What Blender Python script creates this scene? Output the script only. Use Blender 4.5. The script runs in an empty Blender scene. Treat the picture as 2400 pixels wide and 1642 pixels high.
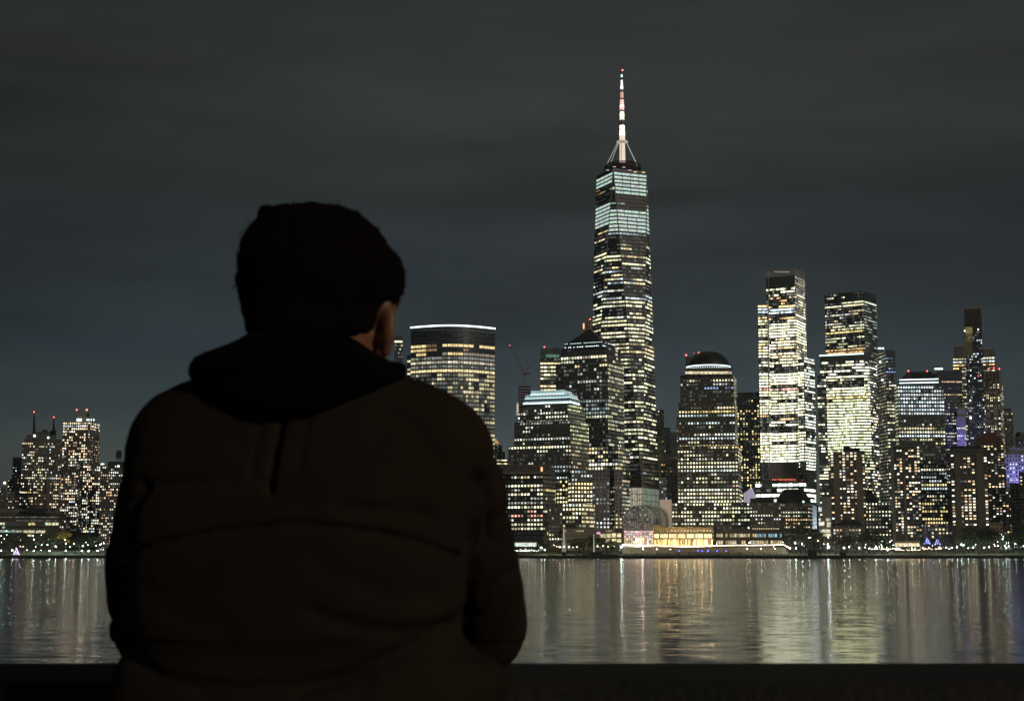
import bpy, bmesh, math, random
from mathutils import Vector, Matrix, noise
random.seed(7)
R = math.radians
sc = bpy.context.scene
COL = sc.collection
# ------------------------------------------------------------------ camera
F, TH, ZC = 3744.0, R(7.14), 6.0          # focal length in photo pixels (2400 wide), upward tilt, height over the water
CT, ST = math.cos(TH), math.sin(TH)
cd = bpy.data.cameras.new('camera'); cam = bpy.data.objects.new('camera', cd); COL.objects.link(cam)
cam.location = (0, 0, ZC); cam.rotation_euler = (R(90) + TH, 0, 0)
cd.sensor_width = 36; cd.lens = 36 * F / 2400
cd.clip_start = 0.05; cd.clip_end = 30000
cd.dof.use_dof = True; cd.dof.focus_distance = 1500; cd.dof.aperture_fstop = 14
sc.camera = cam
# ------------------------------------------------------------------ night sky lit from below by the city
w = bpy.data.worlds.new('World'); sc.world = w; w.use_nodes = True
nt = w.node_tree; N = nt.nodes; L = nt.links; N.clear()
out = N.new('ShaderNodeOutputWorld'); bg = N.new('ShaderNodeBackground'); L.new(bg.outputs[0], out.inputs[0])
tc = N.new('ShaderNodeTexCoord'); sx = N.new('ShaderNodeSeparateXYZ'); L.new(tc.outputs['Generated'], sx.inputs[0])
def wmath(op, a, b=None, c=None):
    n = N.new('ShaderNodeMath'); n.operation = op
    for k, v in enumerate((a, b, c)):
        if v is None: continue
        if isinstance(v, (int, float)): n.inputs[k].default_value = v
        else: L.new(v, n.inputs[k])
    return n.outputs[0]
ns = N.new('ShaderNodeTexNoise'); ns.inputs['Scale'].default_value = 1.0; ns.inputs['Detail'].default_value = 3
mp = N.new('ShaderNodeMapping'); mp.inputs['Scale'].default_value = (2.2, 2.2, 9.0); mp.inputs['Rotation'].default_value = (0, R(7), 0)
mp.inputs['Location'].default_value = (3.1, 0.4, 1.7)
L.new(tc.outputs['Generated'], mp.inputs[0]); L.new(mp.outputs[0], ns.inputs['Vector'])
zz = wmath('ADD', sx.outputs[2], wmath('MULTIPLY', wmath('SUBTRACT', ns.outputs[0], 0.5), 0.07))
cr = N.new('ShaderNodeValToRGB'); L.new(zz, cr.inputs[0])
def lin(c): return tuple(((v/255)/12.92 if v/255 <= .04045 else ((v/255+.055)/1.055)**2.4) for v in c) + (1,)
stops = [(0.0, (82, 88, 82)), (0.03, (74, 81, 78)), (0.09, (60, 70, 73)), (0.13, (49, 58, 64)), (0.16, (44, 51, 54)), (0.187, (39, 45, 49)), (0.212, (45, 50, 52)), (0.24, (50, 54, 54)), (0.29, (49, 52, 51)), (0.35, (40, 44, 45)), (0.7, (26, 28, 29))]
el = cr.color_ramp.elements
el[0].position, el[0].color = stops[0][0], lin(stops[0][1])
el[1].position, el[1].color = stops[-1][0], lin(stops[-1][1])
for p, c in stops[1:-1]:
    e = el.new(p); e.color = lin(c)
# cloud banks: broad darker patches, thicker to the upper left and right
lft = N.new('ShaderNodeMapRange'); L.new(sx.outputs[0], lft.inputs[0]); lft.interpolation_type = 'SMOOTHSTEP'
for k, v in zip((1, 2, 3, 4), (-.33, -.05, .70, 1.0)): lft.inputs[k].default_value = v
rgt = N.new('ShaderNodeMapRange'); L.new(sx.outputs[0], rgt.inputs[0]); rgt.interpolation_type = 'SMOOTHSTEP'
for k, v in zip((1, 2, 3, 4), (.08, .32, 1.0, .84)): rgt.inputs[k].default_value = v
n2 = N.new('ShaderNodeTexNoise'); n2.inputs['Scale'].default_value = 1.6; n2.inputs['Detail'].default_value = 4
mp2 = N.new('ShaderNodeMapping'); mp2.inputs['Scale'].default_value = (2.0, 2.0, 11.0); mp2.inputs['Rotation'].default_value = (0, R(-5), 0); mp2.inputs['Location'].default_value = (7.3, 2.2, .6)
L.new(tc.outputs['Generated'], mp2.inputs[0]); L.new(mp2.outputs[0], n2.inputs['Vector'])
cl = wmath('MULTIPLY_ADD', n2.outputs[0], 1.7, .22)
L.new(cr.outputs[0], bg.inputs[0]); L.new(wmath('MULTIPLY', cl, wmath('MULTIPLY', lft.outputs[0], rgt.outputs[0])), bg.inputs[1])
# ------------------------------------------------------------------ the one sun lamp: a very weak warm glow from the shore behind the viewer
sd = bpy.data.lights.new('sun', 'SUN'); sd.energy = 0.85; sd.angle = R(6); sd.color = (1.0, 0.86, 0.68)
sun = bpy.data.objects.new('sun', sd); COL.objects.link(sun)
sun.rotation_euler = Vector((0.62, -0.72, 0.33)).to_track_quat('Z', 'Y').to_euler(); sun.location = (30, -40, 60)
sc.view_settings.view_transform = 'Standard'; sc.view_settings.look = 'None'
sc.view_settings.exposure = 0; sc.view_settings.gamma = 1; sc.view_settings.use_curve_mapping = False
sc.cycles.max_bounces = 5; sc.cycles.diffuse_bounces = 2; sc.cycles.glossy_bounces = 3; sc.cycles.transmission_bounces = 3
sc.cycles.sample_clamp_indirect = 5; sc.cycles.sample_clamp_direct = 40; sc.cycles.use_denoising = True
sc.cycles.caustics_reflective = False; sc.cycles.caustics_refractive = False

# ------------------------------------------------------------------ projection: photo pixel + distance -> point of the place
def kx(px, py): return ((px - 1200) / F) / (CT - (821 - py) / F * ST)
def kz(py): v = (821 - py) / F; return (ST + v * CT) / (CT - v * ST)
def P(px, py, Y): return Vector((kx(px, py) * Y, Y, ZC + kz(py) * Y))
def ZP(py, Y): return ZC + kz(py) * Y
def PF(px, py, Y, xl, xr):                      # the same, on the front of a box that spans xl..xr and squarely faces the viewer
    k = kx(px, py); km = (kx(xl, py) + kx(xr, py)) / 2; s = Y * (1 + km * km) / (1 + k * km)
    return Vector((k * s, s, ZC + kz(py) * s))
def topx(p):                                   # point -> photo pixel
    d = p - Vector((0, 0, ZC)); f = d.y * CT + d.z * ST; u = -d.y * ST + d.z * CT
    return 1200 + F * d.x / f, 821 - F * u / f
# ------------------------------------------------------------------ materials
MATS = {}
def newmat(name):
    m = bpy.data.materials.new(name); m.use_nodes = True; n = m.node_tree.nodes
    return m, n, m.node_tree.links, n['Principled BSDF']
def plain(name, col, rough=.7, metal=0, var=.25, scale=.4, spec=.4, bump=0, bscale=20):
    if name in MATS: return MATS[name]
    m, n, l, b = newmat(name)
    t = n.new('ShaderNodeTexNoise'); t.inputs['Scale'].default_value = scale; t.inputs['Detail'].default_value = 5
    g = n.new('ShaderNodeNewGeometry'); l.new(g.outputs['Position'], t.inputs['Vector'])
    r = n.new('ShaderNodeValToRGB'); l.new(t.outputs[0], r.inputs[0])
    r.color_ramp.elements[0].position = .3; r.color_ramp.elements[1].position = .7
    r.color_ramp.elements[0].color = tuple(c * (1 - var) for c in col) + (1,)
    r.color_ramp.elements[1].color = tuple(min(1, c * (1 + var)) for c in col) + (1,)
    l.new(r.outputs[0], b.inputs['Base Color']); b.inputs['Roughness'].default_value = rough
    b.inputs['Metallic'].default_value = metal; b.inputs['Specular IOR Level'].default_value = spec
    if bump:
        t2 = n.new('ShaderNodeTexNoise'); t2.inputs['Scale'].default_value = bscale; t2.inputs['Detail'].default_value = 4
        l.new(g.outputs['Position'], t2.inputs['Vector'])
        bp = n.new('ShaderNodeBump'); bp.inputs['Strength'].default_value = bump; bp.inputs['Distance'].default_value = .01
        l.new(t2.outputs[0], bp.inputs['Height']); l.new(bp.outputs[0], b.inputs['Normal'])
    MATS[name] = m; return m
def emit(name, col, st, sample=True):
    if name in MATS: return MATS[name]
    m, n, l, b = newmat(name)
    b.inputs['Base Color'].default_value = (.3, .3, .3, 1); b.inputs['Roughness'].default_value = .4
    b.inputs['Emission Color'].default_value = (*col, 1); b.inputs['Emission Strength'].default_value = st
    if not sample: m.cycles.emission_sampling = 'NONE'
    MATS[name] = m; return m
def facade(wall, glass, ww, wh, rough=.75, grough=.12, line=0):
    key = ('f', wall, glass, ww, wh, rough, line)
    k_ = 1.7; wall = tuple(c * k_ for c in wall)
    if key in MATS: return MATS[key]
    m, n, l, b = newmat('facade')
    def mt(op, a, c=None):
        q = n.new('ShaderNodeMath'); q.operation = op
        for k, v in enumerate((a, c)):
            if v is None: continue
            if isinstance(v, (int, float)): q.inputs[k].default_value = v
            else: l.new(v, q.inputs[k])
        return q.outputs[0]
    uv = n.new('ShaderNodeUVMap'); s = n.new('ShaderNodeSeparateXYZ'); l.new(uv.outputs[0], s.inputs[0])
    fu = mt('ABSOLUTE', mt('SUBTRACT', mt('FRACT', s.outputs[0]), .5)); fv = mt('ABSOLUTE', mt('SUBTRACT', mt('FRACT', s.outputs[1]), .5))
    mask = mt('MULTIPLY', mt('LESS_THAN', fu, ww / 2), mt('LESS_THAN', fv, wh / 2))
    fl = n.new('ShaderNodeVectorMath'); fl.operation = 'FLOOR'; l.new(uv.outputs[0], fl.inputs[0])
    wn = n.new('ShaderNodeTexWhiteNoise'); wn.noise_dimensions = '2D'; l.new(fl.outputs[0], wn.inputs['Vector'])
    gr = n.new('ShaderNodeValToRGB'); l.new(wn.outputs[0], gr.inputs[0])
    gr.color_ramp.elements[0].color = tuple(c * .5 for c in glass) + (1,); gr.color_ramp.elements[1].color = tuple(c * 2.2 for c in glass) + (1,)
    t = n.new('ShaderNodeTexNoise'); t.inputs['Scale'].default_value = .05; t.inputs['Detail'].default_value = 6
    g = n.new('ShaderNodeNewGeometry'); l.new(g.outputs['Position'], t.inputs['Vector'])
    wr = n.new('ShaderNodeValToRGB'); l.new(t.outputs[0], wr.inputs[0])
    wr.color_ramp.elements[0].position = .3; wr.color_ramp.elements[1].position = .7
    wr.color_ramp.elements[0].color = tuple(c * .75 for c in wall) + (1,); wr.color_ramp.elements[1].color = tuple(c * 1.25 for c in wall) + (1,)
    mx = n.new('ShaderNodeMix'); mx.data_type = 'RGBA'
    l.new(mask, mx.inputs[0]); l.new(wr.outputs[0], mx.inputs[6]); l.new(gr.outputs[0], mx.inputs[7]); l.new(mx.outputs[2], b.inputs['Base Color'])
    mr = n.new('ShaderNodeMapRange'); l.new(mask, mr.inputs[0]); mr.inputs[3].default_value = rough; mr.inputs[4].default_value = grough
    b.inputs['IOR'].default_value = 1.9; sp = n.new('ShaderNodeMapRange'); l.new(mask, sp.inputs[0]); sp.inputs[3].default_value = .2; sp.inputs[4].default_value = 1; l.new(sp.outputs[0], b.inputs['Specular IOR Level'])
    l.new(mr.outputs[0], b.inputs['Roughness'])
    bp = n.new('ShaderNodeBump'); bp.inputs['Strength'].default_value = .6; bp.inputs['Distance'].default_value = .4; bp.invert = True
    l.new(mask, bp.inputs['Height']); l.new(bp.outputs[0], b.inputs['Normal'])
    MATS[key] = m; return m
def glow_mat():                                 # lit windows: colour from the pane's own attribute, broken up by what stands inside
    m, n, l, b = newmat('lit_window')
    a = n.new('ShaderNodeAttribute'); a.attribute_name = 'glow'
    g = n.new('ShaderNodeNewGeometry'); t = n.new('ShaderNodeTexNoise'); t.inputs['Scale'].default_value = .55; t.inputs['Detail'].default_value = 3
    t.inputs['Roughness'].default_value = .7
    l.new(g.outputs['Position'], t.inputs['Vector'])
    mr = n.new('ShaderNodeMapRange'); l.new(t.outputs[0], mr.inputs[0]); mr.inputs[1].default_value = .34; mr.inputs[2].default_value = .62
    mr.inputs[3].default_value = .45; mr.inputs[4].default_value = 1.35
    b.inputs['Base Color'].default_value = (.03, .03, .03, 1); b.inputs['Roughness'].default_value = .15
    l.new(a.outputs['Color'], b.inputs['Emission Color']); l.new(mr.outputs[0], b.inputs['Emission Strength'])
    m.cycles.emission_sampling = 'NONE'
    return m
GLOW = glow_mat()
PAL = dict(
 warm=[(1, .87, .50), (1, .80, .42), (1, .94, .64)], cream=[(1, .94, .63), (.98, .93, .54), (.92, 1, .74)],
 white=[(.94, 1, .82), (.86, 1, .88), (1, .97, .74)], cool=[(.72, .92, .90), (.80, .95, 1), (.65, .85, .80)],
 green=[(.82, .95, .50), (.90, .95, .55), (.95, .95, .62)], orange=[(1, .60, .25), (1, .70, .35)],
 mix=[(1, .86, .55), (1, .80, .45), (.92, .98, .86), (.75, .88, .9), (1, .93, .75)], dimc=[(.55, .62, .60), (.6, .58, .5)],
 res=[(1, .80, .48), (1, .72, .40), (1, .90, .66), (1, .84, .60), (.9, .95, .85), (1, .62, .34)],
 blue=[(.35, .5, 1), (.45, .7, 1)], ice=[(.70, .93, 1), (.85, .97, 1), (.78, .90, .95)], red=[(1, .45, .35), (1, .6, .5), (1, .8, .6)], gold=[(1, .78, .30), (1, .85, .42)])

# ------------------------------------------------------------------ mesh building
class MB:
    def __init__(s): s.v = []; s.f = []; s.uv = []; s.mi = []; s.cl = []
    def face(s, pts, uv=None, mi=0, col=None):
        b = len(s.v); s.v += [tuple(p) for p in pts]; s.f.append(tuple(range(b, b + len(pts))))
        s.uv.append(uv or [(.0, .0)] * len(pts)); s.mi.append(mi); s.cl.append(col)
    def box(s, c, sz, mi=0, rz=0, col=None):
        M = Matrix.Translation(Vector(c)) @ Matrix.Rotation(rz, 4, 'Z'); h = Vector(sz) / 2
        q = [M @ Vector((x * h.x, y * h.y, z * h.z)) for x in (-1, 1) for y in (-1, 1) for z in (-1, 1)]
        for f in ((0, 1, 3, 2), (4, 6, 7, 5), (0, 4, 5, 1), (2, 3, 7, 6), (0, 2, 6, 4), (1, 5, 7, 3)):
            s.face([q[k] for k in f], mi=mi, col=col)
    def tube(s, pts, rad, n=6, mi=0, cap=True):
        pts = [Vector(p) for p in pts]
        if not isinstance(rad, (list, tuple)): rad = [rad] * len(pts)
        rings = []; pa = None
        for i, p in enumerate(pts):
            d = (pts[min(i + 1, len(pts) - 1)] - pts[max(i - 1, 0)]).normalized()
            a = pa if pa is not None and abs(pa.dot(d)) < .98 else d.orthogonal().normalized()
            a = (a - d * a.dot(d)).normalized(); c = d.cross(a); pa = a
            rings.append([p + (a * math.cos(t) + c * math.sin(t)) * rad[i] for t in [2 * math.pi * k / n for k in range(n)]])
        s.loft(rings, mi, cap)
    def loft(s, rings, mi=0, cap=True):
        b = len(s.v); n = len(rings[0])
        for r in rings: s.v += [tuple(p) for p in r]
        def add(f): s.f.append(f); s.uv.append([(0, 0)] * len(f)); s.mi.append(mi); s.cl.append(None)
        for i in range(len(rings) - 1):
            for k in range(n):
                k2 = (k + 1) % n; add((b + i*n + k, b + i*n + k2, b + (i+1)*n + k2, b + (i+1)*n + k))
        if cap:
            add(tuple(b + k for k in reversed(range(n)))); add(tuple(b + (len(rings)-1)*n + k for k in range(n)))
    def ball(s, c, r, n=8, m=6, mi=0, sq=(1, 1, 1)):
        c = Vector(c); rings = []
        for i in range(m + 1):
            t = math.pi * i / m; rr = max(math.sin(t), .02) * r
            rings.append([c + Vector((rr * math.cos(a) * sq[0], rr * math.sin(a) * sq[1], -r * math.cos(t) * sq[2])) for a in [2 * math.pi * k / n for k in range(n)]])
        s.loft(rings, mi)
    def build(s, name, mats, parent=None, smooth=False, origin=None):
        me = bpy.data.meshes.new(name)
        o0 = Vector(origin) if origin is not None else Vector((0, 0, 0))
        me.from_pydata([tuple(Vector(v) - o0) for v in s.v], [], s.f)
        if not isinstance(mats, (list, tuple)): mats = [mats]
        for m in mats: me.materials.append(m)
        u = me.uv_layers.new(name='UVMap'); i = 0
        flat = [c for f in s.uv for p in f for c in p]
        u.data.foreach_set('uv', flat)
        me.polygons.foreach_set('material_index', s.mi)
        if any(c is not None for c in s.cl):
            at = me.color_attributes.new('glow', 'FLOAT_COLOR', 'CORNER'); cc = []
            for f, c in zip(s.f, s.cl): cc += list((c or (0, 0, 0)) + (1,)) * len(f)
            at.data.foreach_set('color', cc)
        if smooth: me.polygons.foreach_set('use_smooth', [True] * len(me.polygons))
        me.update()
        o = bpy.data.objects.new(name, me); COL.objects.link(o)
        if parent is not None:
            o.parent = parent
            o.location = o0 - wloc(parent)
        elif origin is not None: o.location = o0
        return o
def wloc(o):
    v = Vector((0, 0, 0))
    while o is not None: v = v + o.location; o = o.parent
    return v
def tag(o, label=None, cat=None, group=None, kind=None):
    if label: o['label'] = label
    if cat: o['category'] = cat
    if group: o['group'] = group
    if kind: o['kind'] = kind
    return o
def empty(name, loc, label, cat, group=None):
    o = bpy.data.objects.new(name, None); COL.objects.link(o); o.location = loc; o.empty_display_size = .5
    return tag(o, label, cat, group)
def copy_tree(o, parent=None):
    c = o.copy(); COL.objects.link(c); c.parent = parent
    for ch in list(o.children): copy_tree(ch, c)
    return c

GZ = 2.0                                        # street level of the far shore above the water
def foot(xl, xc, xr, py, Y, deep):              # footprint corners [left, near, right, back] of a box whose edges stand at these pixels
    kl, kc, kr = kx(xl, py), kx(xc, py), kx(xr, py)
    if xc <= xl or xc >= xr:
        km = (kl + kr) / 2; M = Vector((km * Y, Y)); d = M.normalized(); t = Vector((d.y, -d.x))
        s = [(k * M.y - M.x) / (t.x - k * t.y) for k in (kl, kr)]
        a, b = M + t * s[0], M + t * s[1]
        return [a, b, b + d * deep, a + d * deep], [(0, 1)]
    C = Vector((kc * Y, Y))
    def ab(ph):
        c, s_ = math.cos(ph), math.sin(ph)
        den = s_ - kr * c
        return (C.x - kl * C.y) / (c + kl * s_), ((kr * C.y - C.x) / den if den > 1e-5 else 1e6)
    lo, hi = max(math.atan(kr), -.5) + 1e-4, R(89) if kl >= -.001 else min(R(89), math.atan(-1 / kl) - 1e-3)
    right_narrow = (xr - xc) <= (xc - xl)
    if not right_narrow: hi = min(R(89.9), (math.atan2(1, -kl) if kl < 0 else R(89.9)) - 1e-4)
    for _ in range(60):
        ph = (lo + hi) / 2; a, b = ab(ph)
        if right_narrow:
            if b > deep: lo = ph
            else: hi = ph
        else:
            if a > deep: hi = ph
            else: lo = ph
    a, b = ab(ph); c, s_ = math.cos(ph), math.sin(ph)
    Lp = C + Vector((-c, s_)) * a; Rp = C + Vector((s_, c)) * b
    return [Lp, C, Rp, Lp + Rp - C], [(0, 1), (1, 2)]

def pick(pal): return random.choice(PAL[pal] if isinstance(pal, str) else pal)
def row_cells(n, band):
    """band = (p, run, dim, pal, bright): which cells of one storey are lit, and how"""
    p, run, dim, pal, br = band; res = []; rp = min(1, max(0, p * random.uniform(.45, 1.5))) if 0 < p < .93 else p
    if pal == 'res': run = .05
    on = random.random() < rp; c = pick(pal); dl = random.random()
    for i in range(n):
        if i and random.random() > run: on = random.random() < rp
        if i and random.random() > run * .9: c = pick(pal); dl = random.random()
        if on:
            b = br * (random.uniform(.75, 1.45) if random.random() < .62 else random.uniform(.16, .75)); res.append(tuple(x * b for x in c))
        elif random.random() < dim:
            b = br * random.uniform(.05, .22) ; res.append(tuple(x * b for x in pick('dimc')))
        else: res.append(None)
    return res
def band_at(bands, py):
    for b in bands:
        if b[0] <= py < b[1]: return b[2:]
    return None
def face_cells(panes, A, B, zt, zb, n, ph, W, bands, skip=None, Yref=None, lean=None):
    """A,B ground corners left->right seen from outside; fills panes with (quad, colour)"""
    d = (B - A); wd = d.length; d.normalize(); nrm = Vector((d.y, -d.x)); cw = wd / n
    if nrm.dot((A + B) / 2) > 0: nrm = -nrm
    j = 0
    while zt - (j + 1) * ph > zb - .01:
        zm = zt - (j + .5) * ph
        mid = (A + B) / 2; px, py = topx(Vector((mid.x, mid.y, zm)))
        b = band_at(bands, py)
        if b:
            b = b[:4] + (b[4] * W.get('gain', 1.75),)
            cells = row_cells(n, b)
            for i, c in enumerate(cells):
                if c is None or (skip and skip(i, j, n)): continue
                ww_ = W['ww'] * (.88 if W['ww'] < .8 else .97); u0, u1 = (i + .5 - ww_ / 2) * cw, (i + .5 + ww_ / 2) * cw; hh = W['wh'] * ph / 2 * .84
                o = nrm * .12; q = []
                for u, z in ((u0, zm - hh), (u1, zm - hh), (u1, zm + hh), (u0, zm + hh)):
                    p = A + d * u + o; q.append(Vector((p.x, p.y, z)))
                panes.append((q, c, wd / n * ph))
        j += 1
WIN_TOTAL = [0]
def add_panes(root, panes, name='window', most=100):
    if not panes: return
    random.shuffle(panes); panes.sort(key=lambda p: -round((p[2] if sum(p[1]) > .6 else p[2] * .3), 1))
    for q, c, a in panes[:most]:
        m = MB(); m.face(q, col=c); m.build(name, GLOW, root, origin=(q[0] + q[2]) / 2); WIN_TOTAL[0] += 1
    if panes[most:]:
        m = MB()
        for q, c, a in panes[most:]: m.face(q, col=c)
        o = m.build(name, GLOW, root, origin=root.location); o['kind'] = 'stuff'
ROOF = plain('roof_dark', (.02, .021, .022), .9, var=.3)
def tier(walls, panes, xl, xc, xr, ytop, Y, deep, W, zb=GZ, bands=None, side=None, skip=None, sskip=None, ybot=None):
    """one block of a building: its walls into `walls`, its lit windows into `panes`"""
    ft, vis = foot(xl, xc, xr, ytop, Y, deep); zt = ZP(ytop, Y)
    if ybot: zb = ZP(ybot, Y)
    ph = W['ph'] * Y / F
    for k in range(4):
        A, B = ft[k], ft[(k + 1) % 4]; wd = (B - A).length; n = max(1, round(wd / (W['pw'] * Y / F)))
        h = (zt - zb) / ph
        walls.face([(A.x, A.y, zb), (B.x, B.y, zb), (B.x, B.y, zt), (A.x, A.y, zt)], uv=[(0, -h), (n, -h), (n, 0), (0, 0)])
        if (k, (k + 1) % 4) in vis and bands is not None:
            first = (k == 0); bd = bands if first or side is None else side
            if len(vis) == 2 and (xr - xc) > (xc - xl) and side is not None: bd = side if first else bands
            m_ = W.get('top', 0) * ph
            face_cells(panes, A, B, zt - m_, zb, n, ph, W, bd, skip if bd is bands else sskip)
    walls.face([(p.x, p.y, zt) for p in ft], mi=1)
    return ft, zt
# ------------------------------------------------------------------ the setting
def grid_sheet(name, x0, x1, y0, y1, z, mat):
    m = MB(); m.face([(x0, y0, z), (x1, y0, z), (x1, y1, z), (x0, y1, z)], uv=[(0, 0), (1, 0), (1, 1), (0, 1)])
    return tag(m.build(name, mat), kind='structure')
def water_mat():
    m, n, l, b = newmat('river_water')
    b.inputs['Base Color'].default_value = (.004, .007, .009, 1); b.inputs['Roughness'].default_value = .12
    b.inputs['IOR'].default_value = 3.0; b.inputs['Specular IOR Level'].default_value = .75
    g = n.new('ShaderNodeNewGeometry')
    def wave(sc3, scale, det, amp):
        mp = n.new('ShaderNodeMapping'); mp.inputs['Scale'].default_value = sc3; l.new(g.outputs['Position'], mp.inputs[0])
        t = n.new('ShaderNodeTexNoise'); t.inputs['Scale'].default_value = scale; t.inputs['Detail'].default_value = det; t.inputs['Roughness'].default_value = .6
        l.new(mp.outputs[0], t.inputs['Vector'])
        s1 = n.new('ShaderNodeVectorMath'); s1.operation = 'SUBTRACT'; l.new(t.outputs['Color'], s1.inputs[0]); s1.inputs[1].default_value = (.5, .5, .5)
        s2 = n.new('ShaderNodeVectorMath'); s2.operation = 'MULTIPLY'; l.new(s1.outputs[0], s2.inputs[0]); s2.inputs[1].default_value = (amp[0], amp[1], 0)
        return s2.outputs[0]
    a = wave((.5, .8, 1), .8, 3, WAVE1); c = wave((.05, .12, 1), .5, 2, WAVE2)
    ad = n.new('ShaderNodeVectorMath'); l.new(a, ad.inputs[0]); l.new(c, ad.inputs[1])
    a2 = n.new('ShaderNodeVectorMath'); l.new(ad.outputs[0], a2.inputs[0]); a2.inputs[1].default_value = (0, 0, 1)
    nm = n.new('ShaderNodeVectorMath'); nm.operation = 'NORMALIZE'; l.new(a2.outputs[0], nm.inputs[0]); l.new(nm.outputs[0], b.inputs['Normal'])
    return m
WAVE1, WAVE2 = (.08, .15), (.008, .02)
grid_sheet('water', -2600, 2600, 2.9, 3200, 0.0, water_mat())
STONE = plain('promenade_stone', (.06, .055, .05), .85, scale=2, bump=.4)
pm = MB(); pm.box((0, -13.6, 2.38), (60, 33, 4.76)); tag(pm.build('promenade', STONE), kind='structure')
EARTH = plain('far_ground', (.07, .072, .06), .9, scale=.03, var=.5)
sm = MB(); sm.box((0, 1312 + 940, .9), (5180, 1880, 2.2)); tag(sm.build('ground', EARTH), kind='structure')
WALLM = plain('seawall_stone', (.018, .019, .02), .9, scale=.3)
sm = MB()
sm.box((-900, 1310.5, 1.15), (3200, 3, 2.3)); sm.box((1300, 1310.5, 1.15), (1200, 3, 2.3))
tag(sm.build('seawall', WALLM), 'long dark stone seawall edging the lit far shore', 'seawall')
sm = MB(); sm.box((0, 1319, 2.05), (5000, 13, .12)); tag(sm.build('esplanade', plain('esplanade_paving', (.13, .13, .11), .8, scale=.3)), kind='structure')
def TZ(Y): return 2.06 + 4.2 * max(0, min(1, (Y - 1325) / 38)) ** .8
def bank():
    m = MB(); rr = random.Random(8); nx, ny = 260, 9; g = []
    for j in range(ny):
        Y = 1324.5 + 38 * j / (ny - 1); g.append([(-760 + 1480 * i / nx, Y, TZ(Y) + .02 + (rr.uniform(-.25, .35) if 0 < j < ny - 1 else 0)) for i in range(nx + 1)])
    for j in range(ny - 1):
        for i in range(nx): m.face([g[j][i], g[j][i + 1], g[j + 1][i + 1], g[j + 1][i]])
    m.face([g[-1][0], g[-1][-1], (720, 1372, 6.2), (-760, 1372, 6.2)])
    tag(m.build('park_lawn', plain('lawn', (.075, .085, .045), .9, scale=.12, var=.6)), kind='structure')
bank()
# parapet in front of the viewer
pw = MB()
def parapet():
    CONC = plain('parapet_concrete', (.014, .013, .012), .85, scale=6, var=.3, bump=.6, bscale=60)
    r = empty('parapet_wall', (0, 2.28, 4.76), 'dark low parapet wall the person leans on along the promenade edge', 'wall')
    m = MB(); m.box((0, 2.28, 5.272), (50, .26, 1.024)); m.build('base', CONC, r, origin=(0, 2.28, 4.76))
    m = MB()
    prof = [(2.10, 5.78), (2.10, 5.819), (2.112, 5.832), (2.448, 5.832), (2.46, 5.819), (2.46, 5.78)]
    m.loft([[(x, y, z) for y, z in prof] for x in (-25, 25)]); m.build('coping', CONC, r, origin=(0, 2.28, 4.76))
parapet()

# ------------------------------------------------------------------ buildings
def BLD(name, label, Y, px, cat='tower', group=None):
    return empty(name, Vector((kx(px, 1290) * Y, Y, GZ)), label, cat, group)
def strip_along(m, A, B, z, h=.8, out_=.3, t=.4):
    d = (B - A).normalized(); nr = Vector((d.y, -d.x))
    if nr.dot((A + B) / 2) > 0: nr = -nr
    c = (A + B) / 2 + nr * out_
    m.box((c.x, c.y, z), ((B - A).length + .4, t, h), rz=math.atan2(d.y, d.x))
def beacon(root, px, py, Y, r=.7, pole=0):
    r *= .72; p = P(px, py, Y); m = MB()
    m.ball(p, r, 8, 6); m.build('beacon', emit('red_beacon', (1, .06, .05), 14), root, origin=p)
    if pole:
        m = MB(); m.tube([p - Vector((0, 0, pole)), p - Vector((0, 0, r))], .35, 5); m.build('pole', ROOF, root, origin=p)
def roofbox(root, xl, xr, yt, yb, Y, deep=12, name='penthouse', mat=None):
    ft, _ = foot(xl, xl, xr, yt, Y, deep); zt, zb = ZP(yt, Y), ZP(yb, Y) - 1.5; m = MB()
    for k in range(4):
        A, B = ft[k], ft[(k + 1) % 4]; m.face([(A.x, A.y, zb), (B.x, B.y, zb), (B.x, B.y, zt), (A.x, A.y, zt)])
    m.face([(p.x, p.y, zt) for p in ft]); m.build(name, mat or ROOF, root, origin=(ft[0].x, ft[0].y, zb)); return ft
def simple(name, label, Y, W, wall, glass, tiers, cat='tower', group=None, most=100, rough=.75, panes_name='window'):
    """tiers: list of dict(xl,xc,xr,y,deep,bands,side,...)"""
    root = BLD(name, label, Y, (tiers[0]['x'][0] + tiers[0]['x'][2]) / 2, cat, group)
    wm = MB(); panes = []; res = []
    for t in tiers:
        Wt = dict(W); Wt.update(t.get('W', {}))
        a = t['x']; res.append(tier(wm, panes, a[0], a[1], a[2], t['y'], Y + t.get('dy', 0), t.get('deep', 40), Wt, bands=t.get('b'), side=t.get('s'), skip=t.get('skip'), sskip=t.get('sskip'), ybot=t.get('yb'), zb=t.get('zb', GZ)))
    wm.build('wall', [facade(wall, glass, W['ww'], W['wh'], rough), ROOF], root, origin=root.location)
    add_panes(root, panes, panes_name, most)
    return root, res

BROWN, GREY, DARK, PALE = (.060, .048, .036), (.055, .055, .050), (.020, .022, .025), (.15, .14, .12)
GLS = (.010, .013, .016)
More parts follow.
